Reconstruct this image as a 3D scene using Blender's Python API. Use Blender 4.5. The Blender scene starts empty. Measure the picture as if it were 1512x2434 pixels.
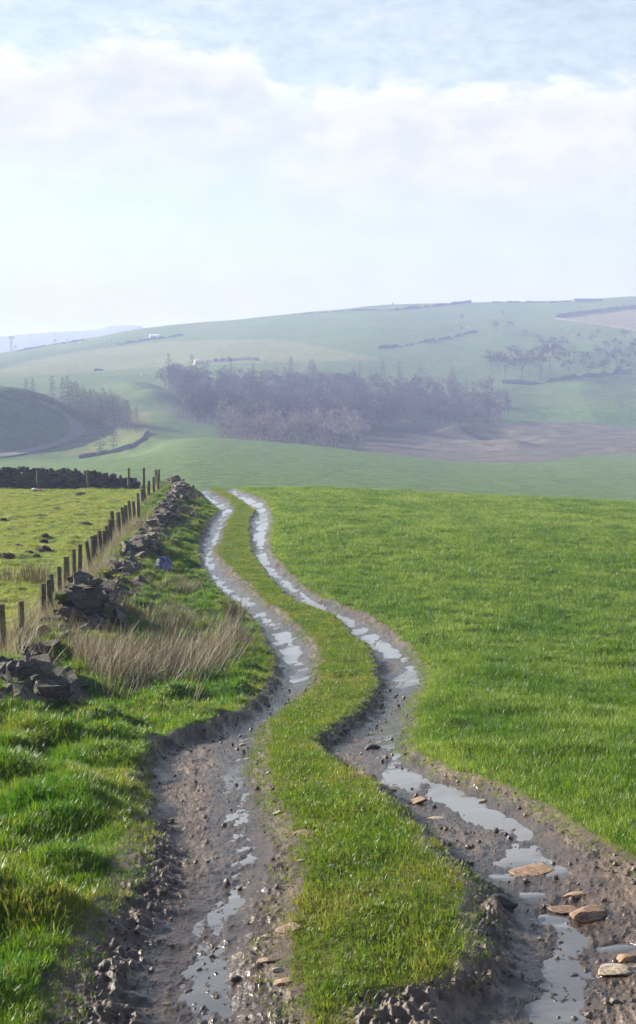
import bpy, bmesh, math, random
import numpy as np
from mathutils import Vector, Matrix, Euler

# ------------------------------------------------------------------ camera, sky, sun, exposure
SC = bpy.context.scene
C = SC.collection
R = math.radians
F, CX, HV = 3600.0, 756.0, 900.0          # focal length, centre column and horizon row (photo units, 1512 x 2434)
cam_d = bpy.data.cameras.new('camera')
cam = bpy.data.objects.new('camera', cam_d); C.objects.link(cam)
cam_d.sensor_fit = 'AUTO'; cam_d.sensor_width = 36.0; cam_d.lens = 36.0 * F / 2434.0
cam_d.shift_y = -(1217.0 - HV) / 2434.0
cam_d.clip_start = 0.1; cam_d.clip_end = 20000
cam.location = (0, 0, 0); cam.rotation_euler = (R(90), 0, 0)
SC.camera = cam

SUN_AZ, SUN_EL = -61.0, 20.5              # degrees from the view direction (+Y), negative = to the left
world = bpy.data.worlds.new('World'); SC.world = world; world.use_nodes = True
wt = world.node_tree; wt.nodes.clear()
def wn(t, **k):
    n = wt.nodes.new(t)
    for a, b in k.items(): setattr(n, a, b)
    return n
def wl(a, b): wt.links.new(a, b)
def wmath(op, a, b=None, c=None, clamp=False):
    n = wn('ShaderNodeMath', operation=op, use_clamp=clamp)
    for i, s in enumerate((a, b, c)):
        if s is None: continue
        if isinstance(s, (int, float)): n.inputs[i].default_value = s
        else: wl(s, n.inputs[i])
    return n.outputs[0]
def wmap(v, a, b, c, d, smooth=True):
    n = wn('ShaderNodeMapRange', interpolation_type='SMOOTHSTEP' if smooth else 'LINEAR')
    wl(v, n.inputs[0])
    for i, q in enumerate((a, b, c, d)): n.inputs[1 + i].default_value = q
    return n.outputs[0]
sky = wn('ShaderNodeTexSky', sky_type='NISHITA')
sky.sun_disc = False; sky.sun_elevation = R(SUN_EL); sky.sun_rotation = R(SUN_AZ)
sky.altitude = 300; sky.air_density = 1.0; sky.dust_density = .8; sky.ozone_density = 1.0
tc = wn('ShaderNodeTexCoord')
sep = wn('ShaderNodeSeparateXYZ'); wl(tc.outputs['Generated'], sep.inputs[0])
az = wmath('ARCTAN2', sep.outputs[0], sep.outputs[1])
el = wmath('ARCSINE', sep.outputs[2])
cmb = wn('ShaderNodeCombineXYZ'); wl(az, cmb.inputs[0]); wl(wmath('MULTIPLY', el, 1.9), cmb.inputs[1])
def wnoise(scale, det, rough, off=(0, 0, 0)):
    mp = wn('ShaderNodeMapping'); mp.inputs['Location'].default_value = off; wl(cmb.outputs[0], mp.inputs[0])
    n = wn('ShaderNodeTexNoise'); n.inputs['Scale'].default_value = scale
    n.inputs['Detail'].default_value = det; n.inputs['Roughness'].default_value = rough
    wl(mp.outputs[0], n.inputs[0]); return n.outputs[0]
n1 = wnoise(26, 7, .58); n2 = wnoise(9, 5, .55, (3.1, 1.7, 0)); n3 = wnoise(60, 5, .6, (7, 2, 0))
# upper edge of the cloud bank against azimuth (elevations in rad, /0.4)
fc = wn('ShaderNodeFloatCurve')
wl(wmap(az, -.5, .5, 0, 1, False), fc.inputs['Value'])
cv = fc.mapping.curves[0]
def azp(u): return math.atan((u - CX) / F) + .5
def elp(v): return math.atan((HV - v) / F) / .4
pts = [(0, .5), (.2, .52)] + [(azp(u), elp(v)) for u, v in
      ((0, 122), (130, 105), (230, 72), (300, 52), (390, 62), (450, 85), (600, 92), (660, 175), (760, 190), (850, 180), (940, 160), (1050, 172), (1200, 178), (1320, 166), (1500, 172))] + [(.85, .5), (1, .5)]
cv.points[0].location = pts[0]; cv.points[1].location = pts[-1]
for p in pts[1:-1]: cv.points.new(*p)
fc.mapping.update()
edge = wmath('MULTIPLY', fc.outputs[0], .4)
dst = wmath('SUBTRACT', wmath('ADD', edge, wmath('MULTIPLY', wmath('SUBTRACT', n1, .5), .040)), el)
top_m = wmap(dst, -.007, .020, 0, 1)                      # 1 inside the bank, below its edge
fall = wmap(dst, .045, .13, 1, .30)                       # thins out downwards
puff = wmap(wmath('ADD', wmath('MULTIPLY', n2, .62), wmath('MULTIPLY', n1, .38)), .36, .58, .66, 1)
rim = wmath('MULTIPLY', wmap(dst, 0, .03, 1, 0), wmap(n3, .3, .65, .2, 1))
mask = wmath('MULTIPLY', top_m, wmath('MULTIPLY', fall, puff), clamp=True)
high = wmath('MULTIPLY', wmap(n2, .30, .75, .30, .38), wmap(el, .22, .55, 1, .1))
mask = wmath('MAXIMUM', mask, high)
mask = wmath('MAXIMUM', mask, wmap(el, .01, .16, .92, .0))
_du = wmath('DIVIDE', wmath('SUBTRACT', az, math.atan((1195 - CX) / F)), .016); _dv = wmath('DIVIDE', wmath('SUBTRACT', el, math.atan((HV - 478) / F)), .0075)
_r2 = wmath('ADD', wmath('MULTIPLY', _du, _du), wmath('MULTIPLY', _dv, _dv))
lone = wmath('MULTIPLY', wmap(wmath('ADD', _r2, wmath('MULTIPLY', wmath('SUBTRACT', n3, .5), 2.2)), 0, 1.6, 1, 0), .75)
mask = wmath('MAXIMUM', mask, lone)
bright = wmath('ADD', 5.2, wmath('ADD', wmath('MULTIPLY', wmap(n1, .35, .65, 0, 1), .7), wmath('MULTIPLY', rim, 2.8)))
cc = wn('ShaderNodeMix', data_type='RGBA', blend_type='MULTIPLY'); cc.inputs[0].default_value = 1
cc.inputs[6].default_value = (.99, .99, 1.0, 1)
bright = wmath('MULTIPLY', bright, wmap(el, .0, .14, .46, 1))
cg = wn('ShaderNodeCombineXYZ')
for i in range(3): wl(bright, cg.inputs[i])
wl(cg.outputs[0], cc.inputs[7])
mx = wn('ShaderNodeMix', data_type='RGBA'); wl(mask, mx.inputs[0]); wl(sky.outputs[0], mx.inputs[6]); wl(cc.outputs[2], mx.inputs[7])
bg = wn('ShaderNodeBackground'); bg.inputs['Strength'].default_value = 0.056
wl(mx.outputs[2], bg.inputs['Color'])
wo = wn('ShaderNodeOutputWorld'); wl(bg.outputs[0], wo.inputs['Surface'])

sun_d = bpy.data.lights.new('sun', 'SUN'); sun_d.energy = 5.0; sun_d.angle = R(.53); sun_d.color = (1, .94, .84)
sun = bpy.data.objects.new('sun', sun_d); C.objects.link(sun)
sdir = Vector((math.sin(R(SUN_AZ)) * math.cos(R(SUN_EL)), math.cos(R(SUN_AZ)) * math.cos(R(SUN_EL)), math.sin(R(SUN_EL))))
sun.rotation_euler = sdir.to_track_quat('Z', 'Y').to_euler()
sun.location = (-20, 10, 20)
SC.view_settings.view_transform = 'Standard'; SC.view_settings.look = 'None'
SC.view_settings.exposure = 1.5; SC.view_settings.gamma = 1.0; SC.view_settings.use_curve_mapping = False
SC.render.engine = 'CYCLES'
cy = SC.cycles
cy.use_denoising = True; cy.max_bounces = 6; cy.diffuse_bounces = 3; cy.glossy_bounces = 3; cy.transmission_bounces = 4
cy.volume_bounces = 1; cy.transparent_max_bounces = 8; cy.caustics_reflective = False; cy.caustics_refractive = False
HAZE_DENSITY = 0.00062

# ------------------------------------------------------------------ numeric helpers
rng = np.random.default_rng(11); random.seed(5)
def _h(ix, iy, s):
    with np.errstate(over='ignore'):
        h = ix.astype(np.uint32) * np.uint32(374761393) + iy.astype(np.uint32) * np.uint32(668265263) + np.uint32((s * 974634777) & 0xffffffff)
        h = (h ^ (h >> np.uint32(13))) * np.uint32(1274126177)
        h = h ^ (h >> np.uint32(16))
    return h.astype(np.float64) * (2 * math.pi / 4294967296.0)
def gnoise(x, y, s=0):
    x = np.asarray(x, float); y = np.asarray(y, float)
    xi = np.floor(x); yi = np.floor(y); fx = x - xi; fy = y - yi
    xi = xi.astype(np.int64); yi = yi.astype(np.int64)
    u = fx * fx * fx * (fx * (fx * 6 - 15) + 10); v = fy * fy * fy * (fy * (fy * 6 - 15) + 10)
    def g(a, b):
        t = _h(xi + a, yi + b, s); return np.cos(t) * (fx - a) + np.sin(t) * (fy - b)
    n0 = g(0, 0) * (1 - u) + g(1, 0) * u; n1_ = g(0, 1) * (1 - u) + g(1, 1) * u
    return (n0 * (1 - v) + n1_ * v) * 1.5
def fbm(x, y, o=4, s=0, gain=.5):
    r = 0; a = 1; t = 0
    for k in range(o):
        r = r + a * gnoise(np.asarray(x) * 2 ** k + 17.3 * k, np.asarray(y) * 2 ** k - 9.1 * k, s + k); t += a; a *= gain
    return r / t
def sst(a, b, x):
    t = np.clip((x - a) / (b - a), 0, 1); return t * t * (3 - 2 * t)
def pchip(xk, yk, x):
    xk = np.asarray(xk, float); yk = np.asarray(yk, float); h = np.diff(xk); dl = np.diff(yk) / h
    m = np.zeros(len(xk)); m[0] = dl[0]; m[-1] = dl[-1]
    for i in range(1, len(xk) - 1):
        if dl[i - 1] * dl[i] > 0:
            w1 = 2 * h[i] + h[i - 1]; w2 = h[i] + 2 * h[i - 1]; m[i] = (w1 + w2) / (w1 / dl[i - 1] + w2 / dl[i])
    x = np.clip(x, xk[0], xk[-1]); i = np.clip(np.searchsorted(xk, x) - 1, 0, len(h) - 1)
    t = (x - xk[i]) / h[i]
    return ((2 * t**3 - 3 * t**2 + 1) * yk[i] + (t**3 - 2 * t**2 + t) * h[i] * m[i] + (-2 * t**3 + 3 * t**2) * yk[i + 1] + (t**3 - t**2) * h[i] * m[i + 1])

# ------------------------------------------------------------------ near ground
ZD = [1, 3, 6.6, 7.5, 9, 11, 14, 18, 22, 26, 30, 37, 48, 56, 68, 78, 82, 85, 92, 105]
ZZ = [-2.92, -2.92, -2.94, -2.95, -2.98, -3.17, -3.52, -3.95, -4.32, -4.6, -4.83, -5.12, -5.35, -5.46, -5.68, -5.85, -5.98, -6.2, -7.1, -8.9]
def z0(d): return pchip(ZD, ZZ, d)
_dt = np.linspace(4, 82, 4000); _vt = HV - z0(_dt) * F / _dt
def d_of_v(v): return np.interp(-np.asarray(v, float), -_vt, _dt)
def x_of(u, d): return (np.asarray(u) - CX) / F * d
# mud edges of both wheel ruts, photo rows: v, left rut from-to, right rut from-to
TR = np.array([
 (1150, 452, 500, 520, 560), (1168, 464, 513, 536, 582), (1187, 487, 549, 566, 629), (1212, 518, 564, 604, 647), (1241, 491, 545, 586, 649), (1278, 473, 531, 589, 644),
 (1314, 467, 516, 597, 647), (1351, 480, 556, 622, 680), (1387, 502, 600, 651, 717), (1423, 538, 629, 688, 771),
 (1460, 589, 684, 786, 877), (1500, 616, 728, 826, 935), (1541, 642, 766, 868, 984), (1578, 649, 769, 880, 1017),
 (1614, 638, 762, 889, 1031), (1651, 613, 740, 871, 1010), (1687, 562, 685, 849, 991), (1723, 480, 655, 784, 992),
 (1760, 350, 640, 730, 988), (1796, 320, 642, 770, 1010), (1833, 305, 648, 830, 1080), (1863, 300, 652, 890, 1195),
 (1913, 300, 680, 910, 1300), (1963, 300, 705, 960, 1386), (2013, 285, 722, 1000, 1466), (2063, 265, 728, 1056, 1560),
 (2113, 235, 715, 1105, 1640), (2163, 200, 700, 1090, 1730), (2263, 135, 690, 1090, 1800), (2320, 110, 695, 1050, 1850),
 (2345, 100, 715, 960, 1870), (2375, 95, 740, 800, 1880), (2434, 80, 760, 770, 1900), (2600, 40, 770, 775, 2000)], float)
TD = d_of_v(TR[:, 0])
_o = np.argsort(TD); TDs = TD[_o]; TE = [x_of(TR[_o, k], TDs) for k in (1, 2, 3, 4)]
# running water in each rut: v, u, half width (photo units)
W1 = np.array([(1170, 474, 12), (1187, 497, 18), (1214, 541, 24), (1240, 527, 12), (1263, 520, 12), (1307, 502, 13), (1325, 493, 13), (1347, 499, 13), (1372, 521, 15), (1394, 543, 16), (1412, 575, 18),
 (1431, 604, 16), (1452, 622, 20), (1474, 656, 22), (1496, 673, 26), (1523, 680, 26), (1560, 706, 28), (1589, 722, 30), (1625, 707, 34), (1661, 688, 34), (1705, 625, 36), (1760, 574, 36), (1863, 552, 34), (1938, 575, 42), (2013, 600, 48), (2088, 588, 72), (2163, 530, 105), (2238, 505, 110), (2363, 540, 115), (2600, 540, 130)], float)
W2 = np.array([(1170, 552, 14), (1187, 592, 20), (1196, 617, 18), (1221, 634, 18), (1246, 627, 18), (1279, 622, 18), (1323, 622, 20), (1344, 633, 20), (1380, 688, 18), (1405, 733, 20), (1427, 753, 22), (1452, 790, 24), (1484, 852, 24),
 (1500, 868, 32), (1541, 933, 28), (1565, 985, 22), (1594, 972, 36), (1640, 990, 36), (1683, 972, 34), (1722, 915, 44), (1751, 940, 54), (1790, 945, 34), (1824, 968, 44), (1858, 1060, 50), (1908, 1146, 56), (1953, 1255, 48), (1998, 1240, 56), (2040, 1290, 85), (2088, 1280, 85), (2143, 1325, 66), (2188, 1366, 56), (2248, 1340, 66), (2338, 1330, 80), (2600, 1400, 100)], float)
def wtab(W):
    d = d_of_v(W[:, 0]); o = np.argsort(d); return d[o], x_of(W[o, 1], d[o]), W[o, 2] / F * d[o]
WT = [wtab(W1), wtab(W2)]
# single puddles: u, v, half width, half height, photo units
PUD = [(476,1176,13,3),(494,1187,18,3.2),(526,1195,10,2.5),(541,1214,24,5),(527,1229,10,2.5),(564,1177,12,2),(593,1187,12,2.5),(618,1196,14,3),(627,1207,12,2),(635,1221,14,4.5),(624,1233,15,3.5),(627,1246,13,6),(619,1267,24,8),(627,1280,9,3),
 (620,1323,23,8),(633,1344,17,5.5),(640,1354,8,3),(688,1380,15,4.5),(711,1390,16,5),(735,1404,14,5),(753,1427,19,8),(793,1452,11,4),(828,1465,17,6),(853,1485,19,5),(867,1500,30,6),(915,1525,15,8),(934,1541,24,6),(973,1554,13,5),(966,1594,36,5),(984,1614,20,8),(1026,1640,9,12),(973,1669,24,8),(975,1684,24,8),(894,1722,36,5),(940,1751,40,12),(948,1778,15,10),(966,1824,28,10),(1056,1858,34,10),(1105,1880,32,10),(1148,1908,32,12),(1191,1930,36,9),(1258,1955,24,14),(1241,1998,32,12),(1330,2036,34,12),(1181,2035,40,9),(1240,2078,60,10),(1310,2130,34,14),(1366,2188,36,12),(1466,2208,40,10),(1325,2250,44,14),(1306,2338,46,16),
(720,1592,24,14),(690,1530,18,14),(672,1498,22,10)]
PU = []
for (u, v, hw, hh) in PUD:
    d = float(d_of_v(v)); da = float(d_of_v(v - hh)); db = float(d_of_v(v + hh))
    PU.append((float(x_of(u, d)), d, hw / F * d, (da - db) / 2))
# wall line, fence line (photo units u, v -> plan)
def plan(uv):
    a = np.array(uv, float); d = d_of_v(a[:, 1]); return np.stack([x_of(a[:, 0], d), d], 1)
WALL = plan([(-140, 1760), (40, 1650), (163, 1560), (209, 1490), (266, 1420), (325, 1345), (372, 1278), (412, 1215), (428, 1180), (405, 1163)])
FENCE = plan([(-140, 1700), (9, 1568), (53, 1535), (105, 1482), (143, 1440), (178, 1401), (217, 1372), (256, 1309), (284, 1280), (312, 1256), (328, 1244), (339, 1204), (353, 1189), (375, 1171), (377, 1163)])
def pdist(x, d, line):
    best = np.full(np.shape(x), 1e9)
    for (a, b) in zip(line[:-1], line[1:]):
        e = b - a; L = e @ e
        t = np.clip(((x - a[0]) * e[0] + (d - a[1]) * e[1]) / L, 0, 1)
        best = np.minimum(best, np.hypot(x - a[0] - t * e[0], d - a[1] - t * e[1]))
    return best
def line_x(line, d):
    o = np.argsort(line[:, 1]); return np.interp(d, line[o, 1], line[o, 0])
TRACK, STRIP, VERGE, PASTURE, FIELD = range(5)
def ground(x, d, full=True):
    """height, class, wetness, water level, dryness of the near ground at plan points"""
    x = np.asarray(x, float); d = np.asarray(d, float)
    lat = -.75 * np.clip(x / 16.4, 0, 2.2) * sst(38, 80, d) + .02 * np.clip(-x - 3, 0, 8) * sst(10, 60, d) * .5
    b = z0(d) + lat
    wob = .07 * fbm(x * .7, d * 1.1, 3, 3) + .09 * fbm(x * 2.5, d * 3.0, 4, 8)
    wob = wob * np.clip(d / 14, .8, 1.6)
    e = [np.interp(d, TDs, t) for t in TE]
    near = 1 - sst(8.5, 14, d)
    def rut(a, c, wl_, wr_):
        sl = x - a + wob; sr = c - x + wob
        return np.minimum(sl / wl_, sr / wr_), np.minimum(sl, sr)
    p1, s1 = rut(e[0], e[1], .18 + .42 * near, .16 + .16 * near)
    p2, s2 = rut(e[2], e[3], .16 + .22 * near, .18 + .2 * near)
    pr = np.maximum(p1, p2); s = np.maximum(s1, s2)
    across = np.clip(np.where(s1 > s2, (x - e[0]) / np.maximum(e[1] - e[0], .1), (x - e[2]) / np.maximum(e[3] - e[2], .1)), 0, 1)
    prof = sst(0, 1, pr); bank = 4 * prof * (1 - prof)
    fx = line_x(FENCE, d)
    cls = np.where(s > 0, TRACK, np.where(x < fx, PASTURE, np.where(x < (e[0] + e[1]) / 2, VERGE, np.where(x < (e[2] + e[3]) / 2, STRIP, FIELD))))
    vv0 = HV - b * F / d; uu0 = CX + x * F / d
    gap = sst(2322, 2365, vv0) * sst(670, 740, uu0) * (1 - sst(990, 1130, uu0))
    depth = (.125 - .015 * near) * (1 - .85 * gap) * (1 - .72 * sst(.3, 1, across))
    # relief of the grass land
    mid = fbm(x * .55, d * .4, 3, 21)
    lump = np.maximum(fbm(x * 1.3, d * 1.15, 3, 31), -.15)
    fine = fbm(x * 4.2, d * 3.6, 3, 41)
    va = np.where(cls == VERGE, 1.0, np.where(cls == FIELD, .42, np.where(cls == PASTURE, .5, .22)))
    rel = .05 * mid * np.minimum(va + .3, 1) + .33 * lump * va + .05 * fine * np.maximum(va, .4)
    wd = pdist(x, d, WALL)
    rel = rel + (.28 * np.exp(-(wd / 1.1) ** 2)) * sst(9, 16, d)
    rel = rel * (1 - sst(-.35, .05, s) * .75)
    lip = .010 * np.exp(-((s + .05) / .10) ** 2)
    z = b + rel * (1 - prof) + lip - depth * prof
    out = [z, cls]
    # rut floor: level shallow steps down the slope, water threads, clods
    floor = b - (.125 - .015 * near) * (1 - .72 * sst(.3, 1, across))
    st = np.zeros_like(x); pu = np.zeros_like(x)
    for (wd_, wx, wh) in WT:
        c = np.interp(d, wd_, wx); h = np.interp(d, wd_, wh)
        st = np.maximum(st, np.exp(-((x - c + .6 * h * fbm(x * .8, d * .9, 2, 61)) / (h * 1.6)) ** 2))
    for (px, pd, a, c) in PU:
        sel = np.abs(d - pd) < c * 2.4
        if sel.any():
            xs = x[sel]; ds = d[sel]
            r2 = ((xs - px) / a) ** 2 + ((ds - pd) / c) ** 2
            r2 = r2 * (1 + .9 * fbm(xs * 2.2, ds * 2.2 / np.maximum(1, c / a * .5), 3, 66))
            pu[sel] = np.maximum(pu[sel], np.exp(-np.maximum(r2, 0) ** 1.6 * .7))
    inn = sst(.75, 1.3, pr) * (1 - gap)
    rough = .012 * fbm(x * 4, d * 2.2, 4, 71, .55) + .007 * fbm(x * 13, d * 9, 3, 72)
    clod = np.maximum(fbm(x * 6.5, d * 5.5, 3, 75, .6), -.1)
    nf_ = 1 - sst(13, 24, d)
    rough = rough + nf_ * (.0055 * fbm(x * 34, d * 24, 3, 73, .6) + .007 * np.maximum(fbm(x * 16, d * 11, 3, 74, .65), 0))
    speck = np.maximum(fbm(x * 21, d * 12, 3, 77, .6) - .08, 0) * (1 - sst(22, 40, d)) + np.maximum(fbm(x * 5, d * 1.6, 3, 78, .6) - .1, 0) * 1.1
    clod2 = np.maximum(fbm(x * 17, d * 13, 3, 76, .6), -.15)
    smooth = np.clip(1 - .35 * st - .85 * pu, .08, 1)
    # tyre tread ridges on the banks
    tread = np.maximum(0, np.sin(d * 2 * math.pi / .26 + 2.5 * x)) * np.exp(-((pr - .55) / .38) ** 2)
    tz = sst(30, 34, d) * (1 - sst(56, 60, d)) + .6 * (1 - sst(9.5, 12, d))
    z = z + prof * rough * smooth + inn * .032 * speck * (1 - .8 * pu) + bank * (1 - .75 * across) * (clod * .085 + clod2 * (.04 + .012 * near) * (1 - sst(20, 40, d))) + .035 * tread * tz * prof
    mw = np.maximum(st, pu)
    z = z + inn * mw * (1 - .8 * pu) * (.020 * fbm(x * 2.8, d * 1.2, 4, 79, .6) + .011 * fbm(x * 9, d * 4, 2, 80)) + inn * mw * .022 * np.maximum(fbm(x * 15, d * 7, 3, 82, .6) - .08, 0) * (1 - sst(16, 30, d))
    z = z + inn * (s1 > s2) * .007 * np.sin(d * 2 * math.pi / .085 + 3 * np.abs(across - .42)) * np.exp(-((across - .42) / .10) ** 2) * (1 - sst(10, 13, d)) * sst(-.2, .2, fbm(x * 1.1, d * .8, 2, 85))
    z = z - inn * (.024 * mw + .018 * pu)
    z = z + gap * prof * (.01 + .055 * clod + .035 * clod2)
    inn = inn * (1 - gap)
    # level water: follows the steps, a little under the dry floor
    water = floor - .0165 + .0015 * (1 - sst(9.5, 13, d)) - .016 * sst(-.02, .32, fbm(d * np.where(d > 25, .42, .8) + np.where(s1 > s2, 0., 37.3), x * .5, 3, 83, .6)) * (1 - .75 * pu) + .006 * fbm(d * .7, x * .4, 3, 81) - .010 * (1 - mw)
    wet = np.clip(.15 + 1.0 * np.maximum(st, pu) + .55 * fbm(x * 1.5, d * 1.2, 3, 91), 0, 1) * prof
    dry = sst(-.1, .35, fbm(x * .9, d * .8, 3, 95)) * (1 - wet) + .35 * np.exp(-((x - np.interp(d, TDs, TE[1]) + .25) / .25) ** 2) * (1 - .5 * st)
    right = (s2 > 0) & (d < 17)
    dry = np.clip(dry + right * .55 * (1 - st), 0, 1)
    return z, cls, wet, water, dry, s, bank, pu

def gz(x, d): return ground(np.array([x], float), np.array([d], float))[0][0]

# ------------------------------------------------------------------ materials
def mat(name):
    m = bpy.data.materials.new(name); m.use_nodes = True
    nt = m.node_tree; nt.nodes.clear()
    out = nt.nodes.new('ShaderNodeOutputMaterial'); b = nt.nodes.new('ShaderNodeBsdfPrincipled')
    nt.links.new(b.outputs[0], out.inputs[0]); return m, nt, b, out
def node(nt, t, ins=None, **k):
    n = nt.nodes.new(t)
    for a, b in k.items(): setattr(n, a, b)
    for a, b in (ins or {}).items():
        if hasattr(b, 'is_output'): nt.links.new(b, n.inputs[a])
        else: n.inputs[a].default_value = b
    return n
def mixc(nt, f, a, b, blend='MIX'):
    n = nt.nodes.new('ShaderNodeMix'); n.data_type = 'RGBA'; n.blend_type = blend
    for i, v in ((0, f), (6, a), (7, b)):
        if hasattr(v, 'is_output'): nt.links.new(v, n.inputs[i])
        elif i == 0: n.inputs[0].default_value = v
        else: n.inputs[i].default_value = (*v, 1)
    return n.outputs[2]
def noise(nt, scale, det=4, rough=.55, vec=None, dist=0):
    n = node(nt, 'ShaderNodeTexNoise', {'Scale': scale, 'Detail': det, 'Roughness': rough, 'Distortion': dist})
    if vec is not None: nt.links.new(vec, n.inputs[0])
    return n.outputs[0]
def pos(nt): return nt.nodes.new('ShaderNodeNewGeometry').outputs['Position']
def rampf(nt, v, a, b, lo=0., hi=1.):
    n = nt.nodes.new('ShaderNodeMapRange'); n.interpolation_type = 'SMOOTHSTEP'; nt.links.new(v, n.inputs[0])
    for i, q in enumerate((a, b, lo, hi)): n.inputs[1 + i].default_value = q
    return n.outputs[0]
def attr(nt, name, kind='GEOMETRY'):
    n = nt.nodes.new('ShaderNodeAttribute'); n.attribute_name = name; n.attribute_type = kind; return n
def bump(nt, h, b, strength, dist):
    n = node(nt, 'ShaderNodeBump', {'Strength': strength, 'Distance': dist, 'Height': h}); nt.links.new(n.outputs[0], b.inputs['Normal'])
def mth(nt, op, a, b_, clamp=False):
    n = nt.nodes.new('ShaderNodeMath'); n.operation = op; n.use_clamp = clamp
    for i, v in enumerate((a, b_)):
        if hasattr(v, 'is_output'): nt.links.new(v, n.inputs[i])
        else: n.inputs[i].default_value = v
    return n.outputs[0]

def soil_mat():
    m, nt, b, o = mat('mud'); p = pos(nt)
    wet = attr(nt, 'wet').outputs['Fac']; dry = attr(nt, 'dry').outputs['Fac']
    n = noise(nt, 5, 6, .62, p); nf = noise(nt, 45, 4, .6, p)
    c = mixc(nt, rampf(nt, n, .35, .65), (.033, .0210, .0135), (.090, .057, .035))
    c = mixc(nt, rampf(nt, nf, .42, .7, 0, .6), c, (.130, .088, .058))
    c2 = mixc(nt, rampf(nt, n, .4, .65), (.105, .074, .052), (.155, .108, .076))
    f = mth(nt, 'MULTIPLY', dry, rampf(nt, nf, .25, .6, .35, 1))
    c = mixc(nt, f, c, c2)
    c = mixc(nt, mth(nt, 'MULTIPLY', wet, .45), c, (.024, .020, .018))
    nt.links.new(c, b.inputs['Base Color'])
    wn_ = mth(nt, 'ADD', wet, mth(nt, 'MULTIPLY', mth(nt, 'SUBTRACT', n, .5), .9), True)
    nt.links.new(rampf(nt, wn_, .12, .6, .55, .12), b.inputs['Roughness'])
    b.inputs['Specular IOR Level'].default_value = .5
    hb = mth(nt, 'ADD', mth(nt, 'MULTIPLY', noise(nt, 22, 6, .65, p), 1.0), mth(nt, 'MULTIPLY', nf, .4))
    bump(nt, hb, b, .55, .03)
    return m
def water_mat():
    m, nt, b, o = mat('puddle_water'); p = pos(nt)
    b.inputs['Base Color'].default_value = (.085, .080, .078, 1); b.inputs['Roughness'].default_value = .04
    b.inputs['IOR'].default_value = 1.45; b.inputs['Specular IOR Level'].default_value = .9
    bump(nt, noise(nt, 14, 4, .6, p), b, .10, .01)
    return m
def turf_mat(name, a, bcol, soil):
    m, nt, b, o = mat(name); p = pos(nt)
    n = noise(nt, 1.4, 5, .6, p); nf = noise(nt, 14, 4, .6, p)
    c = mixc(nt, rampf(nt, n, .35, .65), a, bcol)
    c = mixc(nt, rampf(nt, nf, .5, .75, 0, .8), c, soil)
    nt.links.new(c, b.inputs['Base Color']); b.inputs['Roughness'].default_value = .9; b.inputs['Specular IOR Level'].default_value = .1
    bump(nt, nf, b, .6, .05)
    return m
def blade_mat(name, c0, c1, c2, rough=.42, trans=.5):
    """tint 0..1 runs c0 -> c1 -> c2"""
    m, nt, b, o = mat(name)
    t = attr(nt, 'tint', 'INSTANCER').outputs['Fac']
    a = mixc(nt, rampf(nt, t, 0, .5), c0, c1); a = mixc(nt, rampf(nt, t, .5, 1), a, c2)
    nt.links.new(a, b.inputs['Base Color']); b.inputs['Roughness'].default_value = rough; b.inputs['Specular IOR Level'].default_value = .35
    tr = node(nt, 'ShaderNodeBsdfTranslucent'); tcol = mixc(nt, 1, a, (1.25, 1.15, .55), 'MULTIPLY'); nt.links.new(tcol, tr.inputs[0])
    ms = node(nt, 'ShaderNodeMixShader', {0: trans}); nt.links.new(b.outputs[0], ms.inputs[1]); nt.links.new(tr.outputs[0], ms.inputs[2])
    nt.links.new(ms.outputs[0], o.inputs[0]); return m
def plain(name, col, rough=.8, var=.25, scale=8, bmp=.3, bd=.01, moss=0, objvar=0, col2=None):
    m, nt, b, o = mat(name)
    tcn = nt.nodes.new('ShaderNodeTexCoord'); p = tcn.outputs['Object']
    n = noise(nt, scale, 5, .6, p)
    d = tuple(max(0, c * (1 - var)) for c in col); l = col2 or tuple(min(1, c * (1 + var)) for c in col)
    c = mixc(nt, rampf(nt, n, .35, .65), d, l)
    if objvar:
        oi = nt.nodes.new('ShaderNodeObjectInfo').outputs['Random']
        c = mixc(nt, 1, c, mixc(nt, oi, (1 - objvar,) * 3, (1 + objvar, 1 + objvar * .9, 1 + objvar * .75)), 'MULTIPLY')
    if moss:
        g = nt.nodes.new('ShaderNodeNewGeometry'); s = nt.nodes.new('ShaderNodeSeparateXYZ'); nt.links.new(g.outputs['Normal'], s.inputs[0])
        mm = mth(nt, 'MULTIPLY', rampf(nt, s.outputs[2], .1, .8), rampf(nt, noise(nt, 2.2, 3, .5, g.outputs['Position']), .5, .62, 0, moss))
        c = mixc(nt, mm, c, (.09, .10, .018))
    nt.links.new(c, b.inputs['Base Color']); b.inputs['Roughness'].default_value = rough; b.inputs['Specular IOR Level'].default_value = .3
    if bmp: bump(nt, noise(nt, scale * 3, 5, .65, p), b, bmp, bd)
    return m

M = {}
M['mud'] = soil_mat(); M['water'] = water_mat()
M['turf'] = turf_mat('lush_turf', (.035, .075, .010), (.05, .095, .014), (.035, .045, .012))
M['turf_strip'] = turf_mat('worn_turf', (.07, .085, .014), (.10, .10, .02), (.06, .05, .02))
M['turf_past'] = turf_mat('grazed_turf', (.12, .16, .03), (.16, .19, .04), (.10, .11, .03))
M['blade_field'] = blade_mat('field_grass', (.042, .115, .008), (.095, .185, .020), (.21, .29, .07))
M['blade_verge'] = blade_mat('verge_grass', (.045, .135, .008), (.095, .20, .013), (.25, .25, .065))
M['blade_strip'] = blade_mat('strip_grass', (.065, .145, .010), (.11, .185, .016), (.20, .205, .045))
M['blade_past'] = blade_mat('pasture_grass', (.12, .20, .020), (.19, .25, .036), (.31, .28, .10))
M['rush'] = blade_mat('dead_rush', (.070, .056, .045), (.18, .152, .126), (.40, .36, .31), .6, .25)
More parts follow.
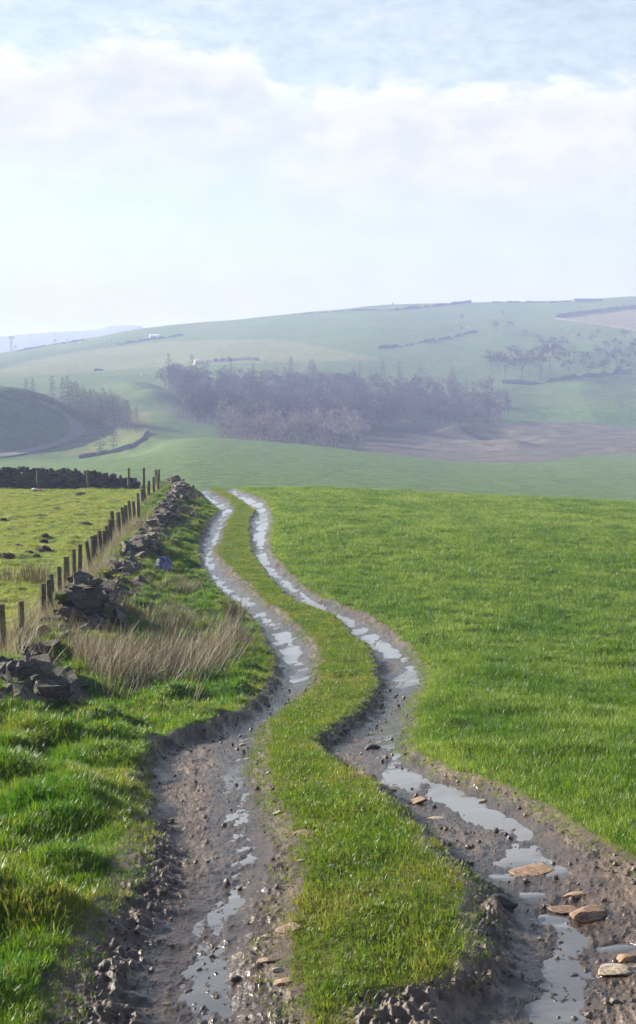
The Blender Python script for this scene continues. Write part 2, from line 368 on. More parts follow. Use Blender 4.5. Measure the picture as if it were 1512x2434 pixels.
M['rush_dark'] = plain('dead_rush_stems', (.17, .125, .075), .7, .5, 3, 0, objvar=.2)
M['stone'] = plain('gritstone', (.078, .069, .056), .85, .45, 7, .5, .02, moss=.25, objvar=.35)
M['stone_warm'] = plain('warm_sandstone', (.27, .175, .11), .55, .45, 9, .5, .02, objvar=.2)
M['stone_pale'] = plain('pale_sandstone', (.32, .26, .195), .6, .45, 9, .5, .02, objvar=.15)
M['stone_dark'] = plain('wet_dark_stone', (.060, .052, .046), .4, .4, 9, .5, .02, objvar=.2)
M['stone_grey'] = plain('grey_stone', (.20, .19, .175), .8, .35, 9, .5, .02, objvar=.15)
M['stone_brown'] = plain('brown_boulder', (.20, .145, .075), .85, .4, 6, .5, .03)
M['moss'] = plain('moss', (.07, .10, .012), .95, .5, 20, .8, .02)
M['wood'] = plain('weathered_timber', (.105, .080, .045), .85, .35, 12, .5, .01, objvar=.3, col2=(.13, .12, .045))
M['wire'] = plain('fence_wire', (.16, .15, .14), .5, .1, 5, 0)
M['soil'] = plain('molehill_soil', (.045, .035, .026), .95, .4, 14, .9, .03)
M['clod'] = plain('mud_clods', (.028, .022, .018), .6, .4, 30, .5, .01)
M['pebble'] = plain('pebbles', (.13, .105, .085), .45, .6, 25, .3, .005)
M['blue'] = plain('blue_plastic', (.035, .055, .17), .45, .35, 6, .4, .03, col2=(.15, .20, .36))
M['blue_dark'] = plain('blue_plastic_inside', (.02, .04, .16), .5, .3, 6, .2, .02)
M['white_bag'] = plain('white_plastic', (.75, .74, .72), .4, .08, 6, .4, .02)
M['red_bag'] = plain('red_plastic', (.45, .03, .03), .4, .2, 6, .4, .02)
M['bark'] = plain('bark', (.11, .09, .075), .9, .3, 4, .3, .03)
M['twig_larch'] = plain('larch_twigs', (.105, .078, .068), .9, .3, .8, 0, objvar=.3)
M['twig_birch'] = plain('birch_twigs', (.19, .145, .13), .9, .3, .8, 0, objvar=.25)
M['twig_pale'] = plain('pale_birch_twigs', (.24, .20, .175), .9, .3, .8, 0)
M['twig_dark'] = plain('dark_twigs', (.060, .055, .050), .9, .3, .8, 0, objvar=.3)
M['farwall'] = plain('far_drystone', (.085, .078, .07), .9, .35, .8, .4, .1)
M['wool'] = plain('sheep_wool', (.62, .58, .50), .95, .1, 5, 0)
M['hide'] = plain('horse_hide', (.05, .035, .028), .7, .2, 3, 0)
M['white_paint'] = plain('white_painted_metal', (.78, .78, .76), .5, .06, 2, 0)
M['steel'] = plain('mast_steel', (.16, .16, .17), .5, .15, 2, 0)
M['spoil'] = plain('pale_spoil', (.55, .50, .43), .9, .2, .8, .4, .15)
M['darkroof'] = plain('dark_shed', (.10, .10, .11), .7, .2, 1, 0)

# ------------------------------------------------------------------ object helpers
def tag(o, label=None, cat=None, group=None, kind=None):
    if label: o['label'] = label
    if cat: o['category'] = cat
    if group: o['group'] = group
    if kind: o['kind'] = kind
    return o
def link(name, me, m=None, parent=None, loc=None, rot=None, scale=None):
    o = bpy.data.objects.new(name, me); C.objects.link(o)
    if m is not None and me is not None and not me.materials: me.materials.append(m)
    if parent: o.parent = parent
    if loc is not None: o.location = loc
    if rot is not None: o.rotation_euler = rot
    if scale is not None: o.scale = scale
    return o
def empty(name, loc=(0, 0, 0), rot=(0, 0, 0)):
    o = bpy.data.objects.new(name, None); C.objects.link(o); o.location = loc; o.rotation_euler = rot; return o
def mesh_np(name, V, faces, smooth=True):
    """faces: (n,3) or (n,4) integer array"""
    V = np.asarray(V, np.float32); faces = np.asarray(faces, np.int32); n, k = faces.shape
    me = bpy.data.meshes.new(name)
    me.vertices.add(len(V)); me.vertices.foreach_set('co', V.ravel())
    me.loops.add(n * k); me.loops.foreach_set('vertex_index', faces.ravel())
    me.polygons.add(n); me.polygons.foreach_set('loop_start', np.arange(n, dtype=np.int32) * k)
    me.polygons.foreach_set('use_smooth', np.full(n, smooth))
    me.update(calc_edges=True); me.validate(); return me
class MB:
    """collects triangles / quads"""
    def __init__(s): s.v = []; s.f = []
    def add(s, vs, fs):
        b = len(s.v); s.v += [tuple(p) for p in vs]; s.f += [tuple(i + b for i in f) for f in fs]
    def tube(s, a, b, ra, rb, n=5, cap=True):
        a = Vector(a); b = Vector(b); q = (b - a).to_track_quat('Z', 'Y')
        vs = []
        for (c, r) in ((a, ra), (b, rb)):
            for i in range(n):
                t = 2 * math.pi * i / n; vs.append(c + q @ Vector((math.cos(t) * r, math.sin(t) * r, 0)))
        fs = [(i, (i + 1) % n, n + (i + 1) % n, n + i) for i in range(n)]
        if cap: fs += [tuple(range(n, 2 * n))]
        s.add(vs, fs)
    def box(s, c, sz, rz=0):
        m = Matrix.Rotation(rz, 3, 'Z')
        vs = [Vector(c) + m @ Vector((x * sz[0] / 2, y * sz[1] / 2, z * sz[2] / 2)) for x in (-1, 1) for y in (-1, 1) for z in (-1, 1)]
        s.add(vs, [(0, 1, 3, 2), (4, 6, 7, 5), (0, 4, 5, 1), (2, 3, 7, 6), (0, 2, 6, 4), (1, 5, 7, 3)])
    def strip(s, a, b, w, side):
        a = Vector(a); b = Vector(b); k = Vector(side) * w * .5
        s.add([a - k, a + k, b], [(0, 1, 2)])
    def mesh(s, name, smooth=False):
        me = bpy.data.meshes.new(name); me.from_pydata(s.v, [], s.f)
        if smooth: me.polygons.foreach_set('use_smooth', [True] * len(me.polygons))
        me.update(); return me
    def build(s, name, m, parent=None, **k): return link(name, s.mesh(name), m, parent, **k)

def scatter(name, P, rot, scl, tint, sources, label_kind='stuff'):
    """one stuff object: geometry-nodes instances of small meshes"""
    n = len(P); me = bpy.data.meshes.new(name); me.vertices.add(n); me.vertices.foreach_set('co', np.asarray(P, np.float32).ravel())
    for an, ty, da, ky in (('rot', 'FLOAT_VECTOR', rot, 'vector'), ('scl', 'FLOAT', scl, 'value'), ('tint', 'FLOAT', tint, 'value'), ('idx', 'INT', rng.integers(0, len(sources), n), 'value')):
        a = me.attributes.new(an, ty, 'POINT'); a.data.foreach_set(ky, np.asarray(da, np.int32 if ty == 'INT' else np.float32).ravel())
    me.update()
    o = link(name, me); o['kind'] = label_kind
    ng = bpy.data.node_groups.new(name + '_nodes', 'GeometryNodeTree')
    ng.interface.new_socket('Geometry', in_out='INPUT', socket_type='NodeSocketGeometry')
    ng.interface.new_socket('Geometry', in_out='OUTPUT', socket_type='NodeSocketGeometry')
    gi = ng.nodes.new('NodeGroupInput'); go = ng.nodes.new('NodeGroupOutput')
    jn = ng.nodes.new('GeometryNodeJoinGeometry')
    for s in sources:
        oi = ng.nodes.new('GeometryNodeObjectInfo'); oi.inputs['Object'].default_value = s; oi.inputs['As Instance'].default_value = True
        ng.links.new(oi.outputs['Geometry'], jn.inputs[0])
    def na(nm, ty):
        k = ng.nodes.new('GeometryNodeInputNamedAttribute'); k.data_type = ty; k.inputs['Name'].default_value = nm
        return [q for q in k.outputs if q.enabled and q.name == 'Attribute'][0]
    ip = ng.nodes.new('GeometryNodeInstanceOnPoints'); ip.inputs['Pick Instance'].default_value = True
    er = ng.nodes.new('FunctionNodeEulerToRotation')
    ng.links.new(na('rot', 'FLOAT_VECTOR'), er.inputs[0])
    ng.links.new(gi.outputs[0], ip.inputs['Points']); ng.links.new(jn.outputs[0], ip.inputs['Instance'])
    ng.links.new(na('idx', 'INT'), ip.inputs['Instance Index']); ng.links.new(er.outputs[0], ip.inputs['Rotation'])
    ng.links.new(na('scl', 'FLOAT'), ip.inputs['Scale']); ng.links.new(ip.outputs[0], go.inputs[0])
    md = o.modifiers.new('scatter', 'NODES'); md.node_group = ng
    return o
def source(name, me, m):
    o = bpy.data.objects.new(name, me); me.materials.append(m); return o      # kept out of the scene, only instanced

# ------------------------------------------------------------------ build near ground
vr = np.concatenate([np.arange(1164, 1300, 1.1), np.arange(1300, 1700, 1.9), np.arange(1700, 2480, 2.1)])
dr = d_of_v(vr)
dr = np.concatenate([[1.0, 2.0, 3.0, 4.0, 5.0, 5.6, 6.0], np.sort(dr), [82.4, 83, 84, 85.5, 87, 90, 94, 99, 105]])
dr = np.unique(dr)
uc = np.concatenate([np.linspace(-1500, -120, 60), np.arange(-100, 1612, 2.3), np.linspace(1635, 3000, 60)])
U, D = np.meshgrid(uc, dr); X = x_of(U, D)
Z, CL, WET, WAT, DRY, S_, BANK, PU_ = ground(X.ravel(), D.ravel())
nr, nc = U.shape
V3 = np.stack([X.ravel(), D.ravel(), Z], 1)
idx = np.arange(nr * nc).reshape(nr, nc)
Q = np.stack([idx[:-1, :-1], idx[:-1, 1:], idx[1:, 1:], idx[1:, :-1]], -1).reshape(-1, 4)
fcl = np.where((CL[Q] == TRACK).sum(1) >= 2, TRACK, np.max(np.where(CL[Q] == TRACK, -1, CL[Q]), 1))
def submesh(name, faces, m, attrs=None, VV=V3):
    used, inv = np.unique(faces, return_inverse=True)
    me = mesh_np(name, VV[used], inv.reshape(faces.shape))
    for k, a in (attrs or {}).items():
        at = me.attributes.new(k, 'FLOAT', 'POINT'); at.data.foreach_set('value', a[used].astype(np.float32))
    o = link(name, me, m); o['kind'] = 'structure'; return o
submesh('muddy_track', Q[fcl == TRACK], M['mud'], {'wet': WET, 'dry': DRY})
submesh('verge', Q[fcl == VERGE], M['turf'])
submesh('track_middle_strip', Q[fcl == STRIP], M['turf_strip'])
submesh('pasture', Q[fcl == PASTURE], M['turf_past'])
submesh('field', Q[fcl == FIELD], M['turf'])
Vw = V3.copy(); Vw[:, 2] = WAT
ok = ((WAT > Z - .012)[Q].any(1)) & (fcl == TRACK) & (D.ravel()[Q].min(1) > 4)
submesh('puddle_water', Q[ok], M['water'], None, Vw)

# ------------------------------------------------------------------ far ground
UK = np.array([-1500, -500, 0, 100, 200, 250, 300, 350, 400, 450, 500, 600, 760, 880, 1000, 1100, 1250, 1400, 1512, 2200, 3200], float)
def L(d, *pairs):
    a = np.array(pairs, float); return d, np.interp(UK, a[:, 0], a[:, 1])
LAY = [
 L(80, (0, 1215)), L(92, (0, 1225)), L(105, (0, 1228)), L(125, (0, 1228)), L(150, (0, 1216), (1512, 1222)),
 L(172, (0, 1185), (450, 1178), (800, 1186), (1100, 1200), (1512, 1212)),
 L(220, (0, 1150), (450, 1120), (800, 1140), (1100, 1160), (1512, 1180)),
 L(280, (0, 1120), (450, 1074), (650, 1085), (880, 1104), (1100, 1125), (1512, 1145)),
 L(335, (0, 1100), (200, 1097), (300, 1090), (400, 1052), (450, 1040), (500, 1040), (640, 1050), (760, 1061), (880, 1076), (1000, 1088), (1100, 1101), (1250, 1104), (1512, 1098)),
 L(345, (0, 1094), (200, 1092), (250, 1084), (300, 1076), (350, 1050), (400, 1046), (450, 1040), (500, 1041), (640, 1051), (760, 1062), (880, 1077), (1000, 1089), (1100, 1101), (1250, 1101), (1512, 1094)),
 L(358, (0, 1078), (200, 1074), (250, 1066), (300, 1052), (350, 1024), (400, 1050), (450, 1045), (640, 1058), (880, 1082), (1100, 1098), (1512, 1092)),
 L(400, (0, 1045), (186, 1024), (250, 1036), (330, 1014), (400, 1032), (450, 1030), (500, 1038), (640, 1056), (880, 1072), (1100, 1080), (1512, 1076)),
 L(440, (0, 1020), (108, 985), (200, 1003), (330, 1000), (400, 1000), (450, 1012), (640, 1035), (880, 1045), (1100, 1052), (1512, 1052)),
 L(480, (0, 985), (108, 962), (200, 978), (330, 978), (420, 985), (500, 1000), (640, 1010), (880, 1012), (1100, 1028), (1300, 1025), (1512, 1032)),
 L(530, (0, 955), (108, 940), (330, 948), (500, 970), (640, 982), (880, 990), (1000, 1002), (1200, 1001), (1380, 1000), (1512, 1015)),
 L(560, (0, 940), (330, 932), (500, 950), (700, 960), (900, 968), (1080, 985), (1200, 978), (1300, 965), (1512, 968)),
 L(610, (0, 918), (330, 914), (500, 925), (700, 930), (900, 928), (1080, 940), (1200, 935), (1512, 920)),
 L(700, (0, 893), (200, 888), (400, 878), (600, 868), (900, 858), (1200, 868), (1512, 868)),
 L(850, (-500, 905), (0, 866), (200, 850), (400, 832), (600, 812), (900, 788), (1200, 790), (1512, 786)),
 L(1000, (-500, 905), (0, 848), (150, 826), (340, 797), (640, 768), (900, 742), (1200, 742), (1512, 732), (2200, 720)),
 L(1100, (-500, 900), (0, 839), (150, 816), (340, 780), (640, 752), (800, 735), (930, 723), (1100, 719), (1300, 717), (1400, 712), (1512, 703), (2200, 690)),
 L(1160, (-500, 905), (0, 846), (340, 786), (640, 758), (930, 728), (1300, 722), (1512, 708), (2200, 694)),
 L(1400, (-500, 950), (0, 900), (640, 850), (1512, 830)),
 L(2200, (-500, 960), (0, 960), (1512, 950)), L(5000, (0, 930))]
LD = np.array([l[0] for l in LAY]); _uf = np.arange(-1500, 3201, 10.0)
_kr = np.exp(-(np.arange(-9, 10) / 3.2) ** 2 / 2); _kr /= _kr.sum()
_sm = lambda a: np.convolve(np.pad(a, 9, mode='edge'), _kr, mode='valid')
LZ = np.array([_sm(np.interp(_uf, UK, (HV - l[1]) / F * l[0])) for l in LAY]); UK = _uf
def fargrid(u, d):
    """height at arrays u, d (same shape)"""
    u = np.asarray(u, float); d = np.asarray(d, float)
    k = np.clip(np.searchsorted(LD, d) - 1, 0, len(LD) - 2)
    zs = np.stack([np.interp(u, UK, LZ[j]) for j in range(len(LD))])        # K x n
    sl = np.zeros_like(zs)
    dl = np.diff(zs, axis=0) / np.diff(LD)[:, None]
    h = np.diff(LD)[:, None]
    w = (dl[:-1] * h[1:] + dl[1:] * h[:-1]) / (h[1:] + h[:-1])
    lim = 2.2 * np.minimum(np.abs(dl[:-1]), np.abs(dl[1:]))
    sl[1:-1] = np.where(dl[:-1] * dl[1:] > 0, np.sign(w) * np.minimum(np.abs(w), lim), 0)
    sl[0] = dl[0]; sl[-1] = dl[-1]
    i = np.arange(u.size)
    a = zs[k, i]; b = zs[k + 1, i]; ma = sl[k, i]; mb = sl[k + 1, i]; hh = LD[k + 1] - LD[k]
    t = (d - LD[k]) / hh
    z = (2*t**3-3*t**2+1)*a + (t**3-2*t**2+t)*hh*ma + (-2*t**3+3*t**2)*b + (t**3-t**2)*hh*mb
    x = x_of(u, d)
    amp = sst(340, 520, d) * (1 - .55 * sst(800, 1100, d))
    z = z + (.30 * fbm(x / 22, d / 22, 3, 101) + 1.9 * fbm(x / 60, d / 80, 3, 103)) * amp + .05 * fbm(x / 9, d / 9, 3, 105)
    z = z + 3.2 * fbm(x / 42, d / 70, 3, 111) * sst(60, 110, x) * sst(520, 580, d) * (1 - sst(760, 900, d))
    # the dark spoil mound on the left
    m = sst(0, 1, (-62.5 - x + (d - 385) * .10) / 27) * np.exp(-np.maximum(0, np.abs(d - 398) - 8) ** 2 / (2 * 26 ** 2)) * sst(338, 372, d)
    z = z + 13.5 * m + m * .5 * fbm(x / 6, d / 6, 3, 107)
    # low rounded knolls beyond the larches
    for (ku, kd, kw, kl, kh) in ((330, 575, 9, 16, 3.2), (372, 545, 7, 14, 2.6), (300, 600, 8, 14, 2.0)):
        kx = (ku - CX) / F * kd; z = z + kh * np.exp(-((x - kx) / kw) ** 2 - ((d - kd) / kl) ** 2)
    # the quarry hollow and spine in the heath
    hx, hd = (1195 - CX) / F * 455, 455
    z = z - 3.0 * np.exp(-((x - hx) / 9) ** 2 - ((d - hd) / 15) ** 2)
    for (a1, a2) in (((955, 515), (1090, 470)), ((1090, 470), (1230, 425))):
        A = np.array([(a1[0] - CX) / F * a1[1], a1[1]]); B = np.array([(a2[0] - CX) / F * a2[1], a2[1]])
        z = z + 1.6 * np.exp(-(pdist(x, d, [A, B]) / 5) ** 2)
    return z
fu = np.concatenate([np.linspace(-1500, -120, 60), np.arange(-100, 1620, 6.0), np.linspace(1650, 3200, 60)])
fd = np.concatenate([np.linspace(84, 165, 22), np.arange(168, 335, 3.5), np.arange(336, 420, 1.4), np.arange(420, 640, 2.2), np.arange(640, 1165, 6), np.geomspace(1180, 5000, 26)])
FU, FD = np.meshgrid(fu, fd)
FZ = fargrid(FU.ravel(), FD.ravel())
FX = x_of(FU, FD).ravel()
FV = HV - FZ * F / FD.ravel()
fr_, fc_ = FU.shape
# what the eye can reach from the camera: nearest depth seen at (u, v)
_ud = np.arange(340, 1120, 1.0)
def pick(u, v, far=True, dmin=172):
    """plan point and height of the ground at photo point (u, v)"""
    if not far:
        d = float(d_of_v(v)); x = float(x_of(u, d)); return x, d, gz(x, d)
    dd = np.arange(dmin, 1150, .5); z = fargrid(np.full(dd.shape, float(u)), dd); vv = HV - z * F / dd
    i = np.argmax(vv <= v); i = i if vv[i] <= v else int(np.argmin(vv))
    return float(x_of(u, dd[i])), float(dd[i]), float(z[i])
def fz(x, d): return float(fargrid(np.array([CX + x * F / d]), np.array([d]))[0])
# land use colours, plus shade painted in on the brow and right slope
u_, v_ = FU.ravel(), FV; d_ = FD.ravel()
col = np.tile(np.array([.068, .118, .030]), (u_.size, 1))
def blend(mask, c):
    global col
    col = col * (1 - mask[:, None]) + np.array(c) * mask[:, None]
nz = fbm(FX / 30, d_ / 40, 4, 201); nz2 = fbm(FX / 7, d_ / 9, 4, 203)
blend(np.clip(.5 + 1.2 * nz, 0, 1) * .5, (.125, .155, .055))
up = np.interp(u_, [0, 175, 425, 650, 760, 900], [878, 835, 810, 805, 823, 850]); lo = np.interp(u_, [0, 165, 375, 600, 760, 900], [898, 888, 873, 862, 858, 856])
blend(sst(-3, 3, v_ - up) * sst(-3, 3, lo - v_) * (d_ > 560) * (u_ < 900), (.145, .158, .068))
brow_shade = np.interp(u_, [0, 75, 175, 300, 330], [866, 845, 832, 808, 802])
blend(np.exp(-((v_ - brow_shade - 2) / 7) ** 2) * (u_ < 340) * (d_ > 650) * .6, (.035, .07, .03))  # shade under the slope brow, painted as a dark green band
bt = np.interp(u_, [1321, 1400, 1512, 2200], [757, 744, 732, 700]); bb = np.interp(u_, [1321, 1400, 1512, 2200], [759, 768, 786, 900])
blend(sst(-2, 2, v_ - bt) * sst(-2, 2, bb - v_) * (u_ > 1318) * (d_ > 700), (.17, .155, .095))
ht = np.interp(u_, [700, 850, 951, 1000, 1060, 1116, 1250, 1381, 1512, 1700], [1030, 1020, 1011, 1008, 1019, 1016, 1004, 1002, 1018, 1030])
hb_ = np.interp(u_, [700, 856, 1056, 1250, 1306, 1400, 1512, 1700], [1100, 1100, 1100, 1100, 1096, 1080, 1078, 1075])
heath = sst(-2, 3, v_ - ht + 3 * nz2) * sst(-4, 3, hb_ - v_ + 6 * nz2) * (d_ > 348) * (d_ < 545) * sst(820, 880, u_)
blend(heath, (.098, .088, .074)); blend(heath * np.clip(nz2 * 2, 0, 1) * .7, (.17, .14, .10)); blend(heath * np.clip(-nz2 * 2, 0, 1) * .6, (.06, .045, .05))
sp = np.minimum(np.abs(v_ - np.interp(u_, [951, 1010, 1090, 1180, 1230], [1015, 1030, 1048, 1068, 1092])), 40)
blend(np.exp(-(sp / 5) ** 2) * (u_ > 950) * (u_ < 1235) * (d_ > 350) * (d_ < 540) * np.clip(.3 + 1.2 * nz2, 0, 1), (.22, .18, .13))
lime = sst(-2, 2, ht - v_) * (u_ > 990) * (d_ > 470) * (d_ < 560)
blend(lime * .8, (.085, .15, .03))
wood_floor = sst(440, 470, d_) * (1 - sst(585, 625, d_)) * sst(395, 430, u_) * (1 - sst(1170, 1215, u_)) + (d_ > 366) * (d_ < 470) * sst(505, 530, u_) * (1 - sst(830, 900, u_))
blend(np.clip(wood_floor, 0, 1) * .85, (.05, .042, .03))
mnd = (FX < -62.5 + (d_ - 385) * .10) * sst(345, 352, d_) * (d_ < 440)
blend(mnd * .8, (.08, .115, .045)); blend(mnd * np.clip(nz2 * 2, 0, 1) * .4, (.10, .075, .055))
plat = (u_ > 150) * (u_ < 360) * (d_ > 352) * (d_ < 480)
blend(plat * np.clip(.5 + 2 * nz2, 0, 1) * .7, (.17, .15, .07))
right_slope_shade = sst(1200, 1260, u_) * sst(560, 600, d_) * (1 - sst(690, 740, d_))
blend(right_slope_shade * .5 * np.clip(.6 + nz, 0, 1), (.035, .055, .025))  # shaded part of the right slope, darkened in the ground colour
fld = d_ < 345
blend(fld * 1.0, (.085, .140, .036)); blend(fld * np.clip(.4 + 1.2 * nz, 0, 1) * .4, (.12, .165, .05))
stripe = np.exp(-((np.mod(FX * .8 - d_ * .12 + 3 * nz, 18) - 9) / .35) ** 2) * fld * (u_ < 900)
blend(stripe * .35, (.05, .07, .03))
fi = np.arange(fr_ * fc_).reshape(fr_, fc_)
FQ = np.stack([fi[:-1, :-1], fi[:-1, 1:], fi[1:, 1:], fi[1:, :-1]], -1).reshape(-1, 4)
FV3 = np.stack([FX, FD.ravel(), FZ], 1)
def far_mat():
    m, nt, b, o = mat('far_grassland'); p = pos(nt)
    c = attr(nt, 'landuse_and_shade').outputs['Color']
    n = noise(nt, .35, 6, .65, p)
    c = mixc(nt, 1, c, mixc(nt, rampf(nt, n, .3, .7), (.72, .72, .74), (1.28, 1.26, 1.2)), 'MULTIPLY')
    nt.links.new(c, b.inputs['Base Color']); b.inputs['Roughness'].default_value = .95; b.inputs['Specular IOR Level'].default_value = .05
    bump(nt, noise(nt, .9, 5, .65, p), b, .55, .5); return m
M['far'] = far_mat()
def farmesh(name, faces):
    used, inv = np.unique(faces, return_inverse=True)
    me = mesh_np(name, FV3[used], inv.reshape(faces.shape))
    a = me.attributes.new('landuse_and_shade', 'FLOAT_COLOR', 'POINT')
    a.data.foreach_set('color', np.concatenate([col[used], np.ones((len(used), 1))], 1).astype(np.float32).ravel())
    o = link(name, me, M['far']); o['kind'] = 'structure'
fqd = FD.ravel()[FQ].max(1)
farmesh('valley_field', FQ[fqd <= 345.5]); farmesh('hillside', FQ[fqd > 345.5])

# distant blue ridge with a wooded skyline
mb_u = np.arange(-1500, 700, 4.0); rv = np.interp(mb_u, [-1500, -400, 0, 60, 120, 200, 240, 262, 285, 318, 336, 352, 380, 700], [820, 812, 801, 795, 790, 787, 783, 776, 774, 774, 776, 787, 800, 900])
RD = 2300.0
tre = np.abs(fbm(mb_u / 9, mb_u * 0, 3, 301)) * 5 * ((mb_u < 345))
zr = (HV - rv + tre) / F * RD
rows = []
for (dd, k) in ((RD - 260, 0), (RD - 120, .55), (RD - 20, .93), (RD, 1), (RD + 90, .9), (RD + 500, 0)):
    rows.append(np.stack([(mb_u - CX) / F * RD, np.full(mb_u.shape, dd), -60 + (zr + 60) * k], 1))
RV = np.concatenate(rows); ri = np.arange(len(RV)).reshape(6, -1)
RQ = np.stack([ri[:-1, :-1], ri[:-1, 1:], ri[1:, 1:], ri[1:, :-1]], -1).reshape(-1, 4)
M['ridge'] = plain('distant_moor', (.06, .075, .05), .95, .3, .02, 0)
link('distant_hill', mesh_np('distant_hill', RV, RQ), M['ridge'])['kind'] = 'structure'

# cart track round the mound
def ribbon(name, uvw, m, lift=.06, n=60):
    pts = [pick(u, v) for (u, v, w) in uvw]; P = np.array(pts); ws = np.array([w for (_, _, w) in uvw])
    t = np.linspace(0, len(P) - 1, n); k = np.arange(len(P))
    cx_ = np.interp(t, k, P[:, 0]); cd = np.interp(t, k, P[:, 1]); w = np.interp(t, k, ws)
    for _ in range(6):
        cx_[1:-1] = (cx_[:-2] + 2 * cx_[1:-1] + cx_[2:]) / 4; cd[1:-1] = (cd[:-2] + 2 * cd[1:-1] + cd[2:]) / 4
    tx = np.gradient(cx_); td = np.gradient(cd); l = np.hypot(tx, td); nx, nd = -td / l, tx / l
    V = []
    for o_ in (-1, -.33, .33, 1):
        xx = cx_ + nx * w / 2 * o_; yy = cd + nd * w / 2 * o_
        V.append(np.stack([xx, yy, fargrid(CX + xx * F / yy, yy) + lift], 1))
    V = np.concatenate(V); i = np.arange(4 * n).reshape(4, n)
    q = np.stack([i[:-1, :-1], i[:-1, 1:], i[1:, 1:], i[1:, :-1]], -1).reshape(-1, 4)
    o = link(name, mesh_np(name, V, q), m); o['kind'] = 'structure'
M['gravel_road'] = plain('stone_road', (.15, .14, .125), .9, .25, .6, .3, .1)
ribbon('farm_road', [(100, 960, 3), (128, 970, 3), (155, 984, 3.6), (176, 1004, 4.2), (186, 1022, 4.2), (176, 1040, 3.6), (140, 1056, 3.5), (88, 1071, 3), (30, 1083, 3), (-60, 1090, 3)], M['gravel_road'], .25)

# ------------------------------------------------------------------ grass
def tuft_mesh(name, nb, h, w, spread, lean, segs=2, seed=0, bend=.6):
    r = random.Random(seed); b = MB()
    for i in range(nb):
        a = r.uniform(0, 2 * math.pi); q = r.random() ** .5 * spread
        p = Vector((math.cos(a) * q, math.sin(a) * q, -.01)); hh = h * r.uniform(.55, 1.12); ww = w * r.uniform(.7, 1.3)
        la = r.gauss(0, 1) * .5 + a; ln = r.uniform(.2, 1) * lean
        dirv = Vector((math.cos(la) * ln, math.sin(la) * ln, 1)); side = Vector((-math.sin(la), math.cos(la), 0))
        if r.random() < .5: side = Vector((math.cos(la * 3), math.sin(la * 3), 0))
        m1 = p + dirv.normalized() * hh * .55; d2 = dirv + Vector((math.cos(la), math.sin(la), -.3)) * bend * r.uniform(.3, 1.2)
        tip = m1 + d2.normalized() * hh * .5
        b.add([p - side * ww * .5, p + side * ww * .5, m1 + side * ww * .42, m1 - side * ww * .42, tip], [(0, 1, 2, 3), (3, 2, 4)])
    return b.mesh(name)
def tufts(prefix, m, n, **k): return [source(prefix, tuft_mesh(prefix, seed=i * 7 + 1, **k), m) for i in range(n)]
def sample(n, dmin, dmax, umin=-260, umax=1780, power=1.0):
    """plan points, denser near: pdf in depth ~ d^power"""
    p = power + 1
    d = (dmin ** p + rng.random(n) * (dmax ** p - dmin ** p)) ** (1 / p)
    return x_of(rng.uniform(umin, umax, n), d), d
def grass(name, want, srcs, bands, scl, tintf, jit=.25):
    PP, RR, SS, TT = [], [], [], []
    for (n, d0, d1) in bands:
        e = None
        p_ = {STRIP: 0., VERGE: .4}.get(want, 1.) + 1
        d = (d0 ** p_ + rng.random(n) * (d1 ** p_ - d0 ** p_)) ** (1 / p_)
        te = [np.interp(d, TDs, t) for t in TE]; fxx = line_x(FENCE, d)
        lo_, hi_ = {STRIP: (te[1] - .3, te[2] + .3), VERGE: (np.maximum(fxx - .1, np.minimum(x_of(-230, d), -4.2)), te[0] + .3), PASTURE: (x_of(-260, d), np.maximum(fxx, x_of(-255, d))), FIELD: (te[3] - .3, np.maximum(x_of(1780, d), 5.5))}[want]
        x = lo_ + (hi_ - lo_) * rng.random(n)
        z, cl, wet, wat, dry, s, bank, pu = ground(x, d)
        if want != 'any':
            lab = np.where(s > 0, -1, cl); e = [np.interp(d, TDs, t) for t in TE]
            side = np.where(x < (e[0] + e[1]) / 2, VERGE, np.where(x < (e[1] + e[2]) / 2 + 0 * x, STRIP, np.where(x < (e[2] + e[3]) / 2, STRIP, FIELD)))
            keep = (cl == want) | ((s > 0) & (s < .22) & (side == want) & (rng.random(n) < .8 * (1 - s / .26)))
        x, d, z, s = x[keep], d[keep], z[keep], s[keep]
        t = tintf(x, d, s); sc = scl(x, d, s) * rng.uniform(.75, 1.3, len(x)) * (1 - .35 * (s > -.02))
        PP.append(np.stack([x, d, z], 1)); SS.append(sc); TT.append(np.clip(t + rng.normal(0, .24, len(x)), 0, 1))
        RR.append(np.stack([rng.normal(0, jit, len(x)), rng.normal(.12, jit, len(x)), rng.uniform(0, 6.283, len(x))], 1))
    return scatter(name, np.concatenate(PP), np.concatenate(RR), np.concatenate(SS), np.concatenate(TT), srcs)
edge_t = lambda s: np.exp(-np.maximum(-s, 0) / .22)
g_field = tufts('field_tuft', M['blade_field'], 5, nb=16, h=.086, w=.0055, spread=.075, lean=.55)
grass('field_grass', FIELD, g_field, [(62000, 5, 26), (120000, 26, 84)],
      lambda x, d, s: (1.0 + .45 * fbm(x * .9, d * .55, 4, 400)) * np.clip(1 + (d - 20) / 90, 1, 1.4) * (1 - .45 * edge_t(s)),
      lambda x, d, s: .44 + .85 * fbm(x * .55, d * .33, 5, 401, .65) + .38 * edge_t(s) + .27 * sst(18, 70, d) * (.7 + fbm(x * .2, d * .15, 2, 402)))
g_verge = tufts('verge_tuft', M['blade_verge'], 6, nb=16, h=.082, w=.0052, spread=.07, lean=.75, bend=.9)
grass('verge_grass', VERGE, g_verge, [(48000, 5, 15), (70000, 15, 84)],
      lambda x, d, s: (1.0 + .7 * fbm(x * 1.1, d * .9, 3, 410)) * (1 - .35 * edge_t(s)),
      lambda x, d, s: .36 + .75 * fbm(x * .9, d * .7, 4, 411) + .3 * edge_t(s) + .25 * np.exp(-(pdist(x, d, WALL) / 1.0) ** 2))
